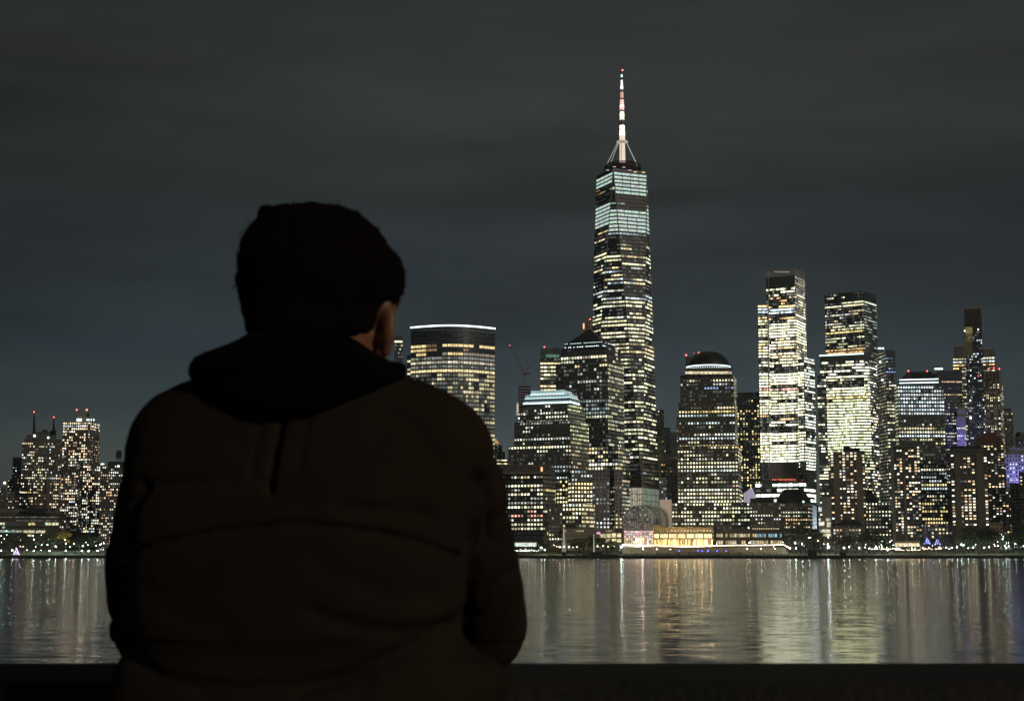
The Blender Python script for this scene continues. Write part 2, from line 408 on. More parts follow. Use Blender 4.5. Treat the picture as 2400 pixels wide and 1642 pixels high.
# --- left: tower group
def left_side():
    W = dict(pw=5.0, ph=6.6, ww=.6, wh=.5)
    r, _ = simple('apartment_tower', 'narrow grey block left of the double-antenna tower on the left shore', 1720, dict(pw=5, ph=7, ww=.5, wh=.5), GREY, GLS,
        [dict(x=(30, 53, 53), y=1071, b=[(1090, 1100, .5, .5, .2, 'ice', 1.2), (1100, 1250, .1, .3, .2, 'res', .7)]), dict(x=(18, 32, 32), y=1122, dy=-4, b=[(1120, 1250, .12, .3, .2, 'res', .7)])])
    W = dict(pw=4.1, ph=6.7, ww=.62, wh=.52)
    b = [(1030, 1060, .22, .3, .2, 'mix', .7), (1060, 1125, .30, .35, .2, 'mix', 1.0), (1125, 1200, .27, .35, .2, 'res', .95)]
    r, _ = simple('apartment_tower', 'dark brick tower with two red-lit antennas on the left shore', 1640, W, BROWN, GLS,
        [dict(x=(52, 146, 146), y=1036, b=b, deep=35), dict(x=(57, 143, 143), y=1028, yb=1037, dy=1), dict(x=(62, 131, 131), y=1019, yb=1029, dy=2), dict(x=(80, 129, 129), y=1011, yb=1022, dy=3)])
    for px, y0, y1, y2 in ((80, 965, 982, 1018), (126, 977, 994, 1012)):
        beacon(r, px, y0, 1642, .75); beacon(r, px, y1, 1642, 1.15)
        m = MB(); m.tube([P(px, y2 + 3, 1642), P(px, y1, 1642), P(px, y0, 1642)], [2.0, 1.0, .25], 6); m.build('antenna', ROOF, r, origin=P(px, y2, 1642))
    m = MB()
    for px in (72.5, 111):
        p = P(px, 1160, 1638); m.box((p.x, 1639.2, (ZP(1122, 1638) + 25) / 2), (3.2, 1.2, ZP(1122, 1638) - 25))
    m.build('pilaster', plain('pale_stone', (.13, .125, .11), .8), r, origin=r.location)
    m = MB(); q = P(81, 1021, 1641); m.ball(q, 1.6); q = P(113, 1025, 1641); m.ball(q, 1.1); m.build('roof_light', emit('roof_lamp', (.7, 1, .95), 3), r, origin=q)
    roofbox(r, 98, 112, 1007, 1014, 1645); roofbox(r, 118, 132, 1008, 1014, 1645)
    W = dict(pw=5.1, ph=6.55, ww=.66, wh=.62)
    bb = [(988, 998, .8, .5, .2, 'mix', 1.0), (998, 1075, .52, .5, .12, 'res', 1.15), (1075, 1110, .35, .45, .2, 'mix', 1.0), (1110, 1170, .45, .5, .3, 'res', 1.05), (1170, 1246, .4, .5, .35, 'mix', .95)]
    sb = [(988, 1012, .75, .5, .2, 'res', .9), (1012, 1240, .22, .3, .2, 'res', .6)]
    r, rs = simple('apartment_tower', 'tall brick tower with a curved lit crown and many warm windows on the left shore', 1500, W, (.075, .05, .036), GLS,
        [dict(x=(148, 212, 234), y=988, deep=26, b=bb, s=sb, dy=4), dict(x=(143, 195, 249), y=1083, deep=38, b=bb, s=sb)])
    m = MB(); prof = [(178, 988), (178, 964), (186, 963), (196, 964), (206, 967), (215, 973), (222, 980), (224, 988)]
    m.loft([[P(a, b_, Y) for a, b_ in prof] for Y in (1512, 1524)]); m.build('crown', plain('crown_plaster', (.20, .20, .17), .8), r, origin=P(200, 980, 1512))
    m = MB()
    for px in (181, 184, 187, 190, 204, 208, 214, 220): p = P(px, 983.5, 1510); m.box(p, (.9, .5, 2.4 if px < 192 else 1.6))
    m.build('crown_light', emit('crown_lamp', (.75, 1, .95), 2.2), r, origin=P(200, 985, 1510))
    m = MB(); m.box(P(207, 972, 1511.6), (1.4, .3, 4.2)); m.build('crown_door', ROOF, r, origin=P(207, 972, 1511.6))
    beacon(r, 180, 960, 1514, .9, 1.2); beacon(r, 203.5, 960, 1514, 1.1, 1.6)
    m = MB()                                          # balcony slabs on the glazed right corner
    A, C_, = rs[0][0][1], rs[0][0][2]
    for k in range(26):
        z = rs[0][1] - 14 - k * 2.62 * 1.0
        if z < ZP(1090, 1500): break
        strip_along(m, A.lerp(C_, .3), C_, z, .35, .5, 1.0)
    m.build('balcony', plain('balcony_concrete', (.10, .11, .10), .8), r, origin=r.location)
    W = dict(pw=4.6, ph=6.6, ww=.55, wh=.6)
    r, _ = simple('apartment_building', 'dark block with a rooftop water tank beside the left arm of the person', 1460, W, (.035, .028, .024), GLS,
        [dict(x=(236, 330, 330), y=1097, deep=30, b=[(1097, 1135, .4, .4, .2, 'mix', .9), (1135, 1290, .38, .4, .25, 'res', .9)])], most=60)
    roofbox(r, 253, 315, 1081, 1098, 1462)
    m = MB(); p = P(277, 1079, 1464); zt, zb = ZP(1058, 1464), ZP(1073, 1464)
    m.tube([(p.x, 1466, zb), (p.x, 1466, zt)], 2.5, 12); m.tube([(p.x, 1466, zt), (p.x, 1466, ZP(1053.5, 1464))], [2.7, .2], 12)
    tk = m.build('water_tank', ROOF, r, origin=(p.x, 1466, zb))
    m = MB()
    for a in range(4): c, s_ = math.cos(a * 1.571 + .6) * 2, math.sin(a * 1.571 + .6) * 2; m.tube([(p.x + c, 1466 + s_, ZP(1082, 1464)), (p.x + c, 1466 + s_, zb + .1)], .22, 5)
    m.build('tank_legs', ROOF, tk, origin=(p.x, 1466, zb))
    m = MB(); m.ball(P(277.5, 1092, 1458), 1.0); m.ball(P(271, 1092.5, 1458), .5); m.ball(P(240, 1087, 1458), .9, sq=(2, 1, .7)); m.build('roof_light', emit('roof_lamp', (.8, 1, .95), 3), r, origin=P(277, 1092, 1458))
    # long low building
    Y = 1440; r = BLD('school_building', 'long low modern building with lit truss windows on the left shore', Y, 60, 'building')
    wm = MB(); panes = []
    c1 = plain('school_concrete', (.10, .10, .095), .85); c2 = plain('school_brick', (.055, .042, .034), .85)
    ft, _ = foot(-120, -120, 142, 1192, Y, 60)
    def slab(m, xl, xr, yt, yb, Yf, d=50):
        ft, _ = foot(xl, xl, xr, yt, Yf, d); zt, zb = ZP(yt, Yf), ZP(yb, Yf)
        for k in range(4):
            A, B = ft[k], ft[(k + 1) % 4]; m.face([(A.x, A.y, zb), (B.x, B.y, zb), (B.x, B.y, zt), (A.x, A.y, zt)])
        m.face([(p.x, p.y, zt) for p in ft]); m.face([(p.x, p.y, zb) for p in reversed(ft)])
    slab(wm, -120, 142, 1192, 1201, Y); slab(wm, -122, 140, 1222, 1232, Y + 1); wm.build('concrete_band', c1, r, origin=r.location)
    wm = MB(); slab(wm, -120, 141, 1201.2, 1221.8, Y + .8); slab(wm, -120, 138, 1232.2, 1302, Y + 3); wm.build('wall', c2, r, origin=r.location)
    wm = MB(); slab(wm, 54, 113, 1191.2, 1197.5, Y - .8, 4); slab(wm, 117, 130, 1191.2, 1197.5, Y - .8, 4); wm.build('louvre', ROOF, r, origin=r.location)
    for x0, x1, y0, y1, c in ((0, 5, 1224, 1229, (.9, .85, .6)), (6, 11, 1224, 1229, (.8, .95, .7)), (5, 11, 1233, 1237, (.6, .9, .75)), (67, 74, 1224, 1230, (.9, .8, .3)), (75, 82, 1224, 1230, (.9, .78, .3)), (106, 113, 1224, 1230, (.75, .9, .65)), (113.5, 120, 1224, 1230, (.8, .78, .35)), (122, 129, 1224, 1230, (.9, .92, .6)), (130, 137, 1224, 1230, (.9, .85, .45)),
        (55, 66, 1242, 1248, (.8, .68, .42)), (67, 81, 1242, 1248, (.9, .8, .5)), (84, 106, 1242, 1248, (.85, .78, .55)), (26, 34, 1241, 1247, (.3, .36, .33)), (36, 52, 1242, 1247, (.35, .33, .28)), (65, 74, 1252, 1256, (.8, .85, .4)), (0, 18, 1241, 1247, (.35, .4, .35)), (20, 24, 1243, 1247, (.2, .8, .6))):
        panes.append(([PF(x0, y1, Y - .3, -120, 142), PF(x1, y1, Y - .3, -120, 142), PF(x1, y0, Y - .3, -120, 142), PF(x0, y0, Y - .3, -120, 142)], c, 20))
    for k in range(34):
        x = 1 + k * 4; c = random.uniform(.05, .35)
        panes.append(([PF(x, 1212, Y - .1, -120, 142), PF(x + 3, 1212, Y - .1, -120, 142), PF(x + 3, 1210.6, Y - .1, -120, 142), PF(x, 1210.6, Y - .1, -120, 142)], (c, c, c * .9), 2))
        if k > 8: c = random.uniform(.03, .4); panes.append(([PF(x, 1220, Y - .1, -120, 142), PF(x + 3, 1220, Y - .1, -120, 142), PF(x + 3, 1218.8, Y - .1, -120, 142), PF(x, 1218.8, Y - .1, -120, 142)], (c, c, c * .9), 2))
    add_panes(r, panes)
    m = MB()
    for x0, x1, y0, y1 in ((45, 105, 1223.5, 1231), (55, 107, 1241, 1249)):
        m.tube([PF(x0, y0, Y - .8, -120, 142), PF(x1, y0, Y - .8, -120, 142)], .28, 5); m.tube([PF(x0, y1, Y - .8, -120, 142), PF(x1, y1, Y - .8, -120, 142)], .28, 5)
        n = 8; st = (x1 - x0) / n
        for k in range(n): a, b_ = (y0, y1) if k % 2 else (y1, y0); m.tube([PF(x0 + k * st, a, Y - .8, -120, 142), PF(x0 + (k + 1) * st, b_, Y - .8, -120, 142)], .22, 5)
    m.build('truss', c1, r, origin=PF(80, 1236, Y, -120, 142))
    # small far houses at the left rim
    for k, (a, b_, y, lab) in enumerate(((-60, 14, 1140, 'low dark block at the left rim of the skyline'), (10, 34, 1150, 'low brown block between the rim and the narrow grey block'), (30, 56, 1156, 'low block in front of the narrow grey block'), (-160, -56, 1120, 'block beyond the left rim of the skyline'))):
        r, _ = simple('apartment_building', lab, 1560 + 12 * k, dict(pw=5, ph=7, ww=.5, wh=.5), (.035, .035, .03), GLS, [dict(x=(a, b_, b_), y=y, deep=30, b=[(1120, 1260, .15, .3, .2, 'res', .9)])], cat='building', most=40)
        if k == 0: m = MB(); m.ball(P(11, 1131, 1570), 1.3); m.build('roof_light', emit('roof_lamp', (.8, 1, .95), 3), r, origin=P(11, 1131, 1570))
left_side()

def goldman():
    # thin tower behind the head
    simple('office_tower', 'thin dark tower sliver just right of the ear of the person', 1700, dict(pw=4, ph=9, ww=.8, wh=.55), (.03, .033, .036), (.02, .024, .028),
        [dict(x=(925, 944, 944), y=787, deep=30, b=[(798, 806, 1, 1, 0, 'cream', 1.2), (806, 1200, .35, .5, .3, 'mix', .7)])])
    # convex glass front: many narrow facets on an arc
    Y = 1500; r = BLD('office_tower', 'broad curved glass tower with a bright white line along its roof, right of the head', Y, 1060)
    wm = MB(); panes = []; W = dict(pw=12.3, ph=9.85, ww=.86, wh=.6)
    x0, x1 = 963.0, 1160.0; nf = 16; pts = []
    bulge = 26
    zt = ZP(772, Y)
    for k in range(nf + 1):
        t = k / nf; px = x0 + (x1 - x0) * t; yy = Y - bulge * math.sin(math.pi * (t * .8 + .08)) + 10 * t
        pts.append(Vector((kx(px, 772) * yy, yy)))
    ph = W['ph'] * Y / F; h = (zt - GZ) / ph
    full = {5: 'gold', 6: 'gold', 7: 'gold', 9: 'cream', 11: 'gold'}
    def colr(j, t):
        x = x0 + (x1 - x0) * t; q = random.random()
        if j < 4: return None
        if j == 4: ok = x < 999 or 1038 < x < 1113 or x > 1126; return (1, .78, .36, 1.15) if ok else ((.8, .5, .25, .25) if x < 1020 else None)
        if j == 5: return (1, .76, .36, 1.0) if x < 999 else ((.9, .6, .3, .3) if x < 1025 or 1090 < x < 1102 else None)
        if j == 6: return (1, .78, .36, 1.0) if 975 < x < 999 or 1050 < x < 1092 else ((.9, .8, .6, .35) if x > 1038 else None)
        if j == 8: return (1, .93, .70, .9 if q < .6 else .4)
        if j == 10: return (1, .85, .45, 1.15)
        if j in (7, 9): return (.85, .9, .8, .32 if q < .5 else .12)
        p = .46 if x > 1085 else .17
        if j in (14, 15, 16): p += .15
        if q < p: return (1, .88, .52, random.uniform(.4, .95))
        return (.75, .8, .7, random.uniform(.06, .22)) if q < .9 else None
    for k in range(nf):
        A, B = pts[k], pts[k + 1]
        wm.face([(A.x, A.y, GZ), (B.x, B.y, GZ), (B.x, B.y, zt), (A.x, A.y, zt)], uv=[(k, -h), (k + 1, -h), (k + 1, 0), (k, 0)])
        d = B - A; nr = Vector((d.y, -d.x)).normalized()
        if nr.y > 0: nr = -nr
        for half in (0, 1):
            a0, a1 = (.06, .47) if half == 0 else (.53, .94)
            for j in range(int(h) - 1):
                c = colr(j, (k + .5) / nf) if half == 0 or random.random() < .35 else cprev.get(j)
                if half == 0: cprev = locals().get('cprev') or {}; cprev[j] = c
                if not c: continue
                zm = zt - (j + .5) * ph; q = []
                for u, z in ((a0, zm - .3 * ph), (a1, zm - .3 * ph), (a1, zm + .3 * ph), (a0, zm + .3 * ph)):
                    p = A + d * u + nr * .12; q.append(Vector((p.x, p.y, z)))
                v = c[3] * random.uniform(.8, 1.15); panes.append((q, (c[0] * v, c[1] * v, c[2] * v), 10))
    A, B = pts[-1], pts[0]; bk = [A * (1 + 45 / A.y) - Vector((.5, 0)), B * (1 + 45 / B.y) + Vector((2.5, 0))]
    for p, q in ((A, bk[0]), (bk[0], bk[1]), (bk[1], B)):
        wm.face([(p.x, p.y, GZ), (q.x, q.y, GZ), (q.x, q.y, zt), (p.x, p.y, zt)], uv=[(0, -h), (8, -h), (8, 0), (0, 0)])
    wm.face([(p.x, p.y, zt) for p in pts + bk], mi=1)
    tier(wm, panes, 954, 975, 975, 832, Y + 4, 30, W, bands=[(835, 1200, .4, .5, .4, 'warm', .7)])
    wm.build('wall', [facade((.026, .030, .033), (.014, .018, .022), .86, .6, .5), ROOF], r, origin=r.location)
    add_panes(r, panes)
    m = MB()
    for k in range(nf): strip_along(m, pts[k], pts[k + 1], zt + .9, 1.3, .5, .5)
    m.build('roof_light_line', emit('roof_line', (.86, .93, 1), 3.0), r, origin=r.location)
    m = MB()
    for k in range(nf):
        for jj in (1.0, 2.0, 3.0): strip_along(m, pts[k], pts[k + 1], zt - jj * ph, .5, .2, .3)
    m.build('roof_louvre', plain('louvre_metal', (.07, .08, .085), .5, .5), r, origin=r.location)
goldman()

def mid_left():
    # old block with an orange-lit roof and low stepped neighbour
    r, _ = simple('stone_tower', 'small old tower with an orange-lit pointed roof right of the curved glass tower', 1900, dict(pw=4, ph=7, ww=.5, wh=.5), PALE, GLS,
        [dict(x=(1150, 1172, 1172), y=1040, deep=20, b=[(1040, 1120, .2, .3, .3, 'orange', .8)])])
    m = MB(); a = P(1162, 1041, 1902); t = P(1161, 1026, 1910); q = 5
    m.loft([[a + Vector((-q, 0, 0)), a + Vector((q, 0, 0)), a + Vector((q, 2 * q, 0)), a + Vector((-q, 2 * q, 0))], [t + Vector((-.2, 0, 0)), t + Vector((.2, 0, 0)), t + Vector((.2, .4, 0)), t + Vector((-.2, .4, 0))]])
    m.build('roof', emit('orange_lit_roof', (1, .5, .15), .55), r, origin=a)  # roof emission stands in for the orange light on it
    simple('stepped_building', 'low stepped building with lit floor bands behind the ziggurat-topped tower', 1850, dict(pw=6, ph=8, ww=.95, wh=.4), GREY, GLS,
        [dict(x=(1164, 1194, 1194), y=1074, deep=30, b=[(1078, 1110, .85, .9, 0, 'cream', .9)]), dict(x=(1166, 1184, 1184), y=1058, dy=4, deep=20), dict(x=(1168, 1177, 1177), y=1044, dy=6, deep=14)], cat='building')
    # tower under construction with its crane
    Y = 2000; r = BLD('construction_tower', 'unfinished tower wrapped in reddish scaffolding beside the crane', Y, 1228)
    m = MB(); x0, x1 = kx(1215, 1000) * Y, kx(1243, 1000) * Y
    for k in range(22):
        z = ZP(897, Y) - 4 - k * 3.6; m.box(((x0 + x1) / 2, Y + 8, z), (x1 - x0, 16, .35))
    m.build('floor', plain('deck_concrete', (.08, .06, .055), .9), r, origin=r.location)
    m = MB(); rr = random.Random(3)
    for i in range(9):
        x = x0 + (x1 - x0) * i / 8; zt = ZP(897 + rr.choice((0, 3, 8, 12, 18)), Y); m.tube([(x, Y - .6, GZ), (x, Y - .6, zt)], .2, 4)
    for k in range(30): z = ZP(900, Y) - k * 3.0; m.tube([(x0, Y - .6, z), (x1, Y - .6, z)], .16, 4)
    for k in range(14): z = ZP(905, Y) - k * 6.0; m.tube([(x0, Y - .6, z), (x1, Y - .6, z - 6)], .14, 4)
    m.build('scaffold', plain('scaffold_red', (.22, .09, .07), .7), r, origin=r.location)
    m = MB(); m.box(P(1213, 960, Y - 1), (2.5, 1, 14)); m.ball(P(1213, 945, Y - 1.5), .9); m.ball(P(1231, 952, Y - 1.5), 1); m.build('work_light', emit('work_lamp', (1, .86, .6), .55), r, origin=P(1213, 960, Y))
    c = empty('tower_crane', P(1228, 960, 1990), 'slim red crane with a raised jib above the scaffolded tower', 'crane')
    Yc = 1990; rd = plain('crane_red', (.20, .07, .06), .6)
    m = MB(); b0, b1 = P(1228, 975, Yc), P(1228, 876, Yc)
    for dx, dy in ((-1, -1), (1, -1), (1, 1), (-1, 1)): m.tube([b0 + Vector((dx, dy, 0)) * 1.1 - Vector((0, 0, 60)), b1 + Vector((dx, dy, 0)) * 1.1], .22, 4)
    for k in range(30): z = b1.z - k * 3; s_ = 1 if k % 2 else -1; m.tube([(b0.x - 1.1 * s_, Yc - 1.1, z), (b0.x + 1.1 * s_, Yc - 1.1, z - 3)], .14, 4)
    m.build('mast', rd, c, origin=c.location)
    m = MB(); j0, j1 = P(1228, 874, Yc), P(1195, 810, Yc)
    m.tube([j0 + Vector((-.8, 0, 0)), j1], .26, 4); m.tube([j0 + Vector((1.2, 0, .5)), j1], .26, 4)
    for k in range(1, 16): t = k / 16; a = j0.lerp(j1, t); m.tube([a + Vector((-.8 * (1 - t), 0, 0)), a + Vector((1.6 * (1 - t), 0, 1.5))], .12, 4)
    m.build('jib', rd, c, origin=j0)
    m = MB(); m.box(P(1235, 875, Yc), (8, 2, 2.2)); m.tube([P(1228, 874, Yc), P(1241, 856, Yc)], .3, 4); m.tube([P(1241, 856, Yc), P(1195, 812, Yc)], .08, 3); m.tube([P(1241, 856, Yc), P(1240, 873, Yc)], .12, 3); m.build('counterweight', rd, c, origin=P(1235, 875, Yc))
    beacon(c, 1195, 809, Yc, .5); m = MB(); m.box(P(1232, 879, Yc - 1.6), (2, 1.4, 2)); m.build('cab', rd, c, origin=P(1232, 879, Yc))
    # dark annex with louvred crown
    W = dict(pw=8.3, ph=10.0, ww=.66, wh=.55)
    Y = 1395; b = [(1108, 1124, .5, .5, .3, 'mix', .8), (1124, 1132, .2, .3, .2, 'blue', .8), (1132, 1142, .95, .9, 0, 'cream', 1.2), (1142, 1150, .7, .5, .3, 'mix', .9), (1150, 1160, .9, .8, .2, 'cream', .95), (1160, 1184, .6, .5, .3, 'dimc', .5), (1184, 1192, 1, .9, 0, 'cream', 1.2), (1192, 1217, .75, .4, .3, 'red', .75), (1217, 1245, .75, .4, .3, 'cream', .8)]
    r, rs = simple('office_building', 'dark square block with a pale louvred crown beside the right arm of the person', Y, W, (.012, .012, .013), (.006, .007, .008),
        [dict(x=(1130, 1273, 1302), y=1092, deep=30, b=b, s=[(1145, 1152, .9, .9, 0, 'gold', .8), (1160, 1280, .1, .3, .2, 'warm', .6)], W=dict(top=2))], cat='building')
    roofbox(r, 1130, 1290, 1088, 1106, Y - 1.2, 20, 'crown', plain('crown_louvre', (.12, .115, .10), .7))
    m = MB()
    for k in range(46): x = 1130 + k * 3.5; m.tube([P(x, 1105.5, Y - 1.6), P(x, 1089, Y - 1.6)], .16, 4)
    m.build('louvre_rib', ROOF, r, origin=r.location)
    m = MB(); m.box(P(1269.5, 1099, Y - 2.2), (1.6, .4, 3.6)); m.build('crown_light', emit('orange_lamp', (1, .55, .25), 1.6), r, origin=P(1269, 1099, Y - 2))
    m = MB(); p0, p1 = P(1208, 1274, Y - .5), P(1258, 1270, Y - .5)
    for k in range(5): m.face([P(1206 + k * 10.4, 1280, Y - .6), P(1216 + k * 10.4, 1280, Y - .6), P(1216 + k * 10.4, 1271, Y - .6), P(1206 + k * 10.4, 1271, Y - .6)], col=(.85, .98, .82))
    m.build('lobby_window', GLOW, r, origin=P(1230, 1275, Y))
    m = MB(); m.box(P(1232, 1269.2, Y - 4), (22, 7, .5)); m.build('canopy', plain('pale_stone', (.13, .125, .11), .8), r, origin=P(1232, 1269, Y))
    W = dict(pw=6, ph=9.6, ww=.5, wh=.5)
    simple('office_building', 'narrow brown wing right of the dark louvre-crowned block', 1405, W, (.055, .05, .042), GLS,
        [dict(x=(1273, 1318, 1318), y=1180, deep=30, b=[(1185, 1192, .8, .9, .1, 'warm', .9), (1192, 1250, .22, .4, .3, 'mix', .7), (1250, 1270, .8, .5, .2, 'cream', .9)])], cat='building')
    # ziggurat-topped tower
    W = dict(pw=7.5, ph=9.4, ww=.6, wh=.55); Y = 1450
    side = [(940, 962, .95, .9, .2, 'green', .75), (962, 1035, .8, .75, .4, 'green', .62), (1035, 1100, .55, .6, .5, 'warm', .5), (1100, 1130, .5, .5, .5, 'warm', .55), (1130, 1230, .93, .9, .2, 'warm', 1.0)]
    f1 = [(943, 961, .12, .6, .1, 'white', .9), (961, 986, .5, .5, .2, 'white', .8), (986, 1000, .6, .6, .3, 'dimc', .5), (1000, 1020, .03, .3, .1, 'white', .8), (1020, 1034, .55, .5, .3, 'white', .75), (1034, 1041, .2, .5, .2, 'cream', .9),
          (1041, 1050, .97, .9, 0, 'cream', 1.15), (1050, 1060, .75, .9, .2, 'cream', 1.1), (1060, 1090, .12, .5, .4, 'cream', .5), (1090, 1100, .5, .5, .3, 'dimc', .6), (1100, 1118, .3, .4, .3, 'ice', .7), (1118, 1125, .9, .8, 0, 'ice', .8), (1125, 1160, .6, .5, .3, 'gold', 1.1), (1160, 1236, .95, .8, .2, 'warm', 1.05)]
    f2 = [(1050, 1100, .12, .5, .4, 'cream', .5), (1100, 1125, .5, .5, .4, 'ice', .7), (1125, 1150, .75, .6, .3, 'gold', 1.1), (1150, 1236, .97, .9, .2, 'warm', 1.1)]
    r, rs = simple('office_tower', 'stepped stone tower topped by white-lit glass ziggurat tiers', Y, W, (.055, .052, .044), GLS,
        [dict(x=(1219, 1330, 1365), y=945, deep=34, dy=9, b=f1, s=side), dict(x=(1213, 1332, 1372), y=961, deep=38, dy=7, b=f1, s=side, yb=990), dict(x=(1205, 1336, 1380), y=984, deep=42, dy=5, b=f1, s=side, yb=1045),
         dict(x=(1191, 1339, 1381), y=1041, deep=44, dy=2, b=f1, s=side, yb=1112), dict(x=(1302, 1339, 1389), y=1100, deep=46, dy=0, b=f2, s=side)])
    gl = plain('terrace_glass', (.16, .24, .25), .25, var=.4, scale=.8); ice = emit('ice_line', (.72, .95, 1), 2.6)
    lines = MB(); dots = MB()
    for (a, c, b_, y0, y1, dy) in ((1227, 1336, 1357, 931, 943, 10), (1231, 1333, 1354, 922, 932, 14), (1244, 1320, 1341, 913, 923, 19)):
        ft, _ = foot(a, c, b_, y0, Y + dy, 26); m = MB(); zt, zb = ZP(y0, Y + dy), ZP(y1, Y + dy) - .5
        for k in range(4):
            A, B = ft[k], ft[(k + 1) % 4]; m.face([(A.x, A.y, zb), (B.x, B.y, zb), (B.x, B.y, zt), (A.x, A.y, zt)])
        m.face([(p.x, p.y, zt) for p in ft]); m.build('glass_tier', gl, r, origin=(ft[1].x, ft[1].y, zb))
        for k in (0, 1): strip_along(lines, ft[k], ft[k + 1], ZP(y1 - 1.8, Y + dy) - .5, .8, .8, .4)
        if y1 == 943:
            for k in (0, 1):
                n = int((ft[k + 1] - ft[k]).length / 1.5)
                for i in range(n): p = ft[k].lerp(ft[k + 1], (i + .5) / n); dots.ball((p.x, p.y - 1.4, ZP(941, Y + dy)), .46, 6, 4)
        else:
            n = 30
            for k in (0, 1):
                for i in range(n if k == 0 else 8): p = ft[k].lerp(ft[k + 1], (i + .5) / (n if k == 0 else 8)); m2 = lines; m2.box((p.x, p.y - .3, (zt + zb) / 2), (.12, .1, zt - zb))
    lines.build('light_line', ice, r, origin=r.location); dots.build('light_row', emit('ice_dot', (.78, .95, 1), 3.2), r, origin=r.location)
    # lower wing with bright windows
    simple('office_building', 'bright-windowed lower wing at the foot of the ziggurat-topped tower', 1425, dict(pw=8.2, ph=9.6, ww=.6, wh=.6), (.10, .088, .062), GLS,
        [dict(x=(1318, 1363, 1394), y=1178, deep=30, b=[(1180, 1192, 1, .9, 0, 'white', 1.1), (1192, 1226, .85, .6, .4, 'cream', .85), (1226, 1246, .1, .3, .3, 'warm', .5)], s=[(1178, 1232, .85, .7, .4, 'warm', .85)], W=dict(top=0))], cat='building')
    # podium running right to the glass vault
    r, rs = simple('podium_building', 'long tan podium running from the tower foot to the left of the glass vault', 1400, dict(pw=5, ph=11, ww=.5, wh=.3), (.13, .115, .085), GLS,
        [dict(x=(1318, 1318, 1460), y=1238, deep=30, b=[(1238, 1249, .5, .5, .5, 'warm', .4)])], cat='building')
    pn = []
    for x0, x1, y0, y1, c in ((1446, 1456, 1249, 1258, (1, .82, .45)), (1434, 1443.5, 1249, 1258.5, (1, .85, .5)), (1422, 1432, 1250, 1259, (.7, .6, .35)), (1406, 1420, 1251, 1260, (.6, .55, .3)), (1446, 1456, 1262, 1270, (.9, .75, .4)), (1434, 1444, 1262, 1270, (1, .8, .45)), (1418, 1430, 1263, 1271, (.8, .65, .3)), (1390, 1414, 1264, 1272, (.7, .55, .25)), (1345, 1385, 1266, 1273, (.35, .33, .2)), (1398, 1407, 1246, 1251, (1, .35, .75))):
        pn.append(([PF(x0, y1, 1399.6, 1318, 1460), PF(x1, y1, 1399.6, 1318, 1460), PF(x1, y0, 1399.6, 1318, 1460), PF(x0, y0, 1399.6, 1318, 1460)], c, 9))
    add_panes(r, pn, 'shop_window')
    # pyramid-roofed tower
    W = dict(pw=7.2, ph=9.35, ww=.72, wh=.66); Y = 1530
    sd = [(811, 849, .15, .5, .3, 'cream', .6), (849, 1040, .62, .7, .6, 'cream', .42), (1040, 1100, .75, .7, .5, 'white', .6), (1100, 1230, .7, .6, .5, 'warm', .55)]
    fr = [(811, 834, .0, .5, 0, 'cream', .6), (834, 844, .85, .9, 0, 'cream', 1.0), (844, 852, .5, .5, .2, 'cream', .5), (852, 862, .35, .5, .3, 'warm', .7), (862, 935, .12, .5, .35, 'dimc', .7), (935, 975, .75, .6, .5, 'cool', .26), (975, 985, .6, .7, .3, 'cream', .8), (985, 1045, .04, .5, .3, 'dimc', .5),
          (1045, 1056, .7, .6, .4, 'gold', .8), (1056, 1080, .45, .5, .3, 'warm', .8), (1080, 1092, 1, 1, 0, 'white', 1.2), (1092, 1250, .55, .5, .5, 'cream', .8)]
    rsd = [(1045, 1235, .6, .6, .6, 'warm', .5)]
    r, rs = simple('office_tower', 'tall dark tower under a black pyramid roof ringed by small white lamps', Y, W, (.045, .044, .040), (.008, .010, .012),
        [dict(x=(1314, 1422, 1455), y=811, deep=34, dy=6, b=fr, s=sd), dict(x=(1302, 1424, 1462), y=850, deep=42, dy=3, b=fr, s=sd), dict(x=(1380, 1448, 1476), y=1045, deep=40, dy=0, b=fr, s=rsd)])
    ft, _ = foot(1323, 1412, 1442, 808, Y + 6, 32); zb, za = ZP(811, Y) , ZP(767, Y + 18); m = MB(); ctr = (ft[0] + ft[2]) / 2
    zc = ZP(803, Y + 6)
    m.loft([[(p.x, p.y, zb) for p in ft], [(p.x, p.y, zc) for p in ft]]); ap = Vector((kx(1382, 767) * ctr.y, ctr.y))
    m.loft([[(p.x, p.y, zc) for p in ft], [(ap.x + (p.x - ctr.x) * .02, ap.y + (p.y - ctr.y) * .02, za) for p in ft]]); m.build('pyramid_roof', plain('copper_dark', (.022, .026, .025), .5, var=.4), r, origin=(ctr.x, ctr.y, zb))
    for yy, nm in ((809, 'light_row'), (800.5, 'light_row')):
        m = MB()
        for k in (0, 1):
            n = 22 if k == 0 else 10
            for i in range(n):
                if random.random() < .2: continue
                p = ft[k].lerp(ft[k + 1], (i + .5) / n); m.ball((p.x, p.y - 1.2, ZP(yy, Y + 4)), .42 if yy > 805 else .3, 6, 4)
        m.build(nm, emit('ice_dot', (.78, .95, 1), 3.2), r, origin=(ctr.x, ctr.y, zb))
    # violet-grey stone base of that tower
    simple('office_building', 'violet-grey stone base block below the dark pyramid-roofed tower', 1480, dict(pw=8.4, ph=9.2, ww=.5, wh=.5), (.11, .10, .115), GLS,
        [dict(x=(1387, 1429, 1429), y=1100, deep=30, b=[(1130, 1195, .35, .4, .4, 'cool', .5), (1195, 1222, .3, .4, .3, 'cool', .5), (1222, 1236, 1, .9, 0, 'ice', 1.0)]),
         dict(x=(1428, 1440, 1458), y=1100, deep=20, dy=6, b=[(1140, 1236, .3, .5, .3, 'warm', .6)], s=[(1140, 1236, .5, .5, .5, 'warm', .5)])], cat='building')
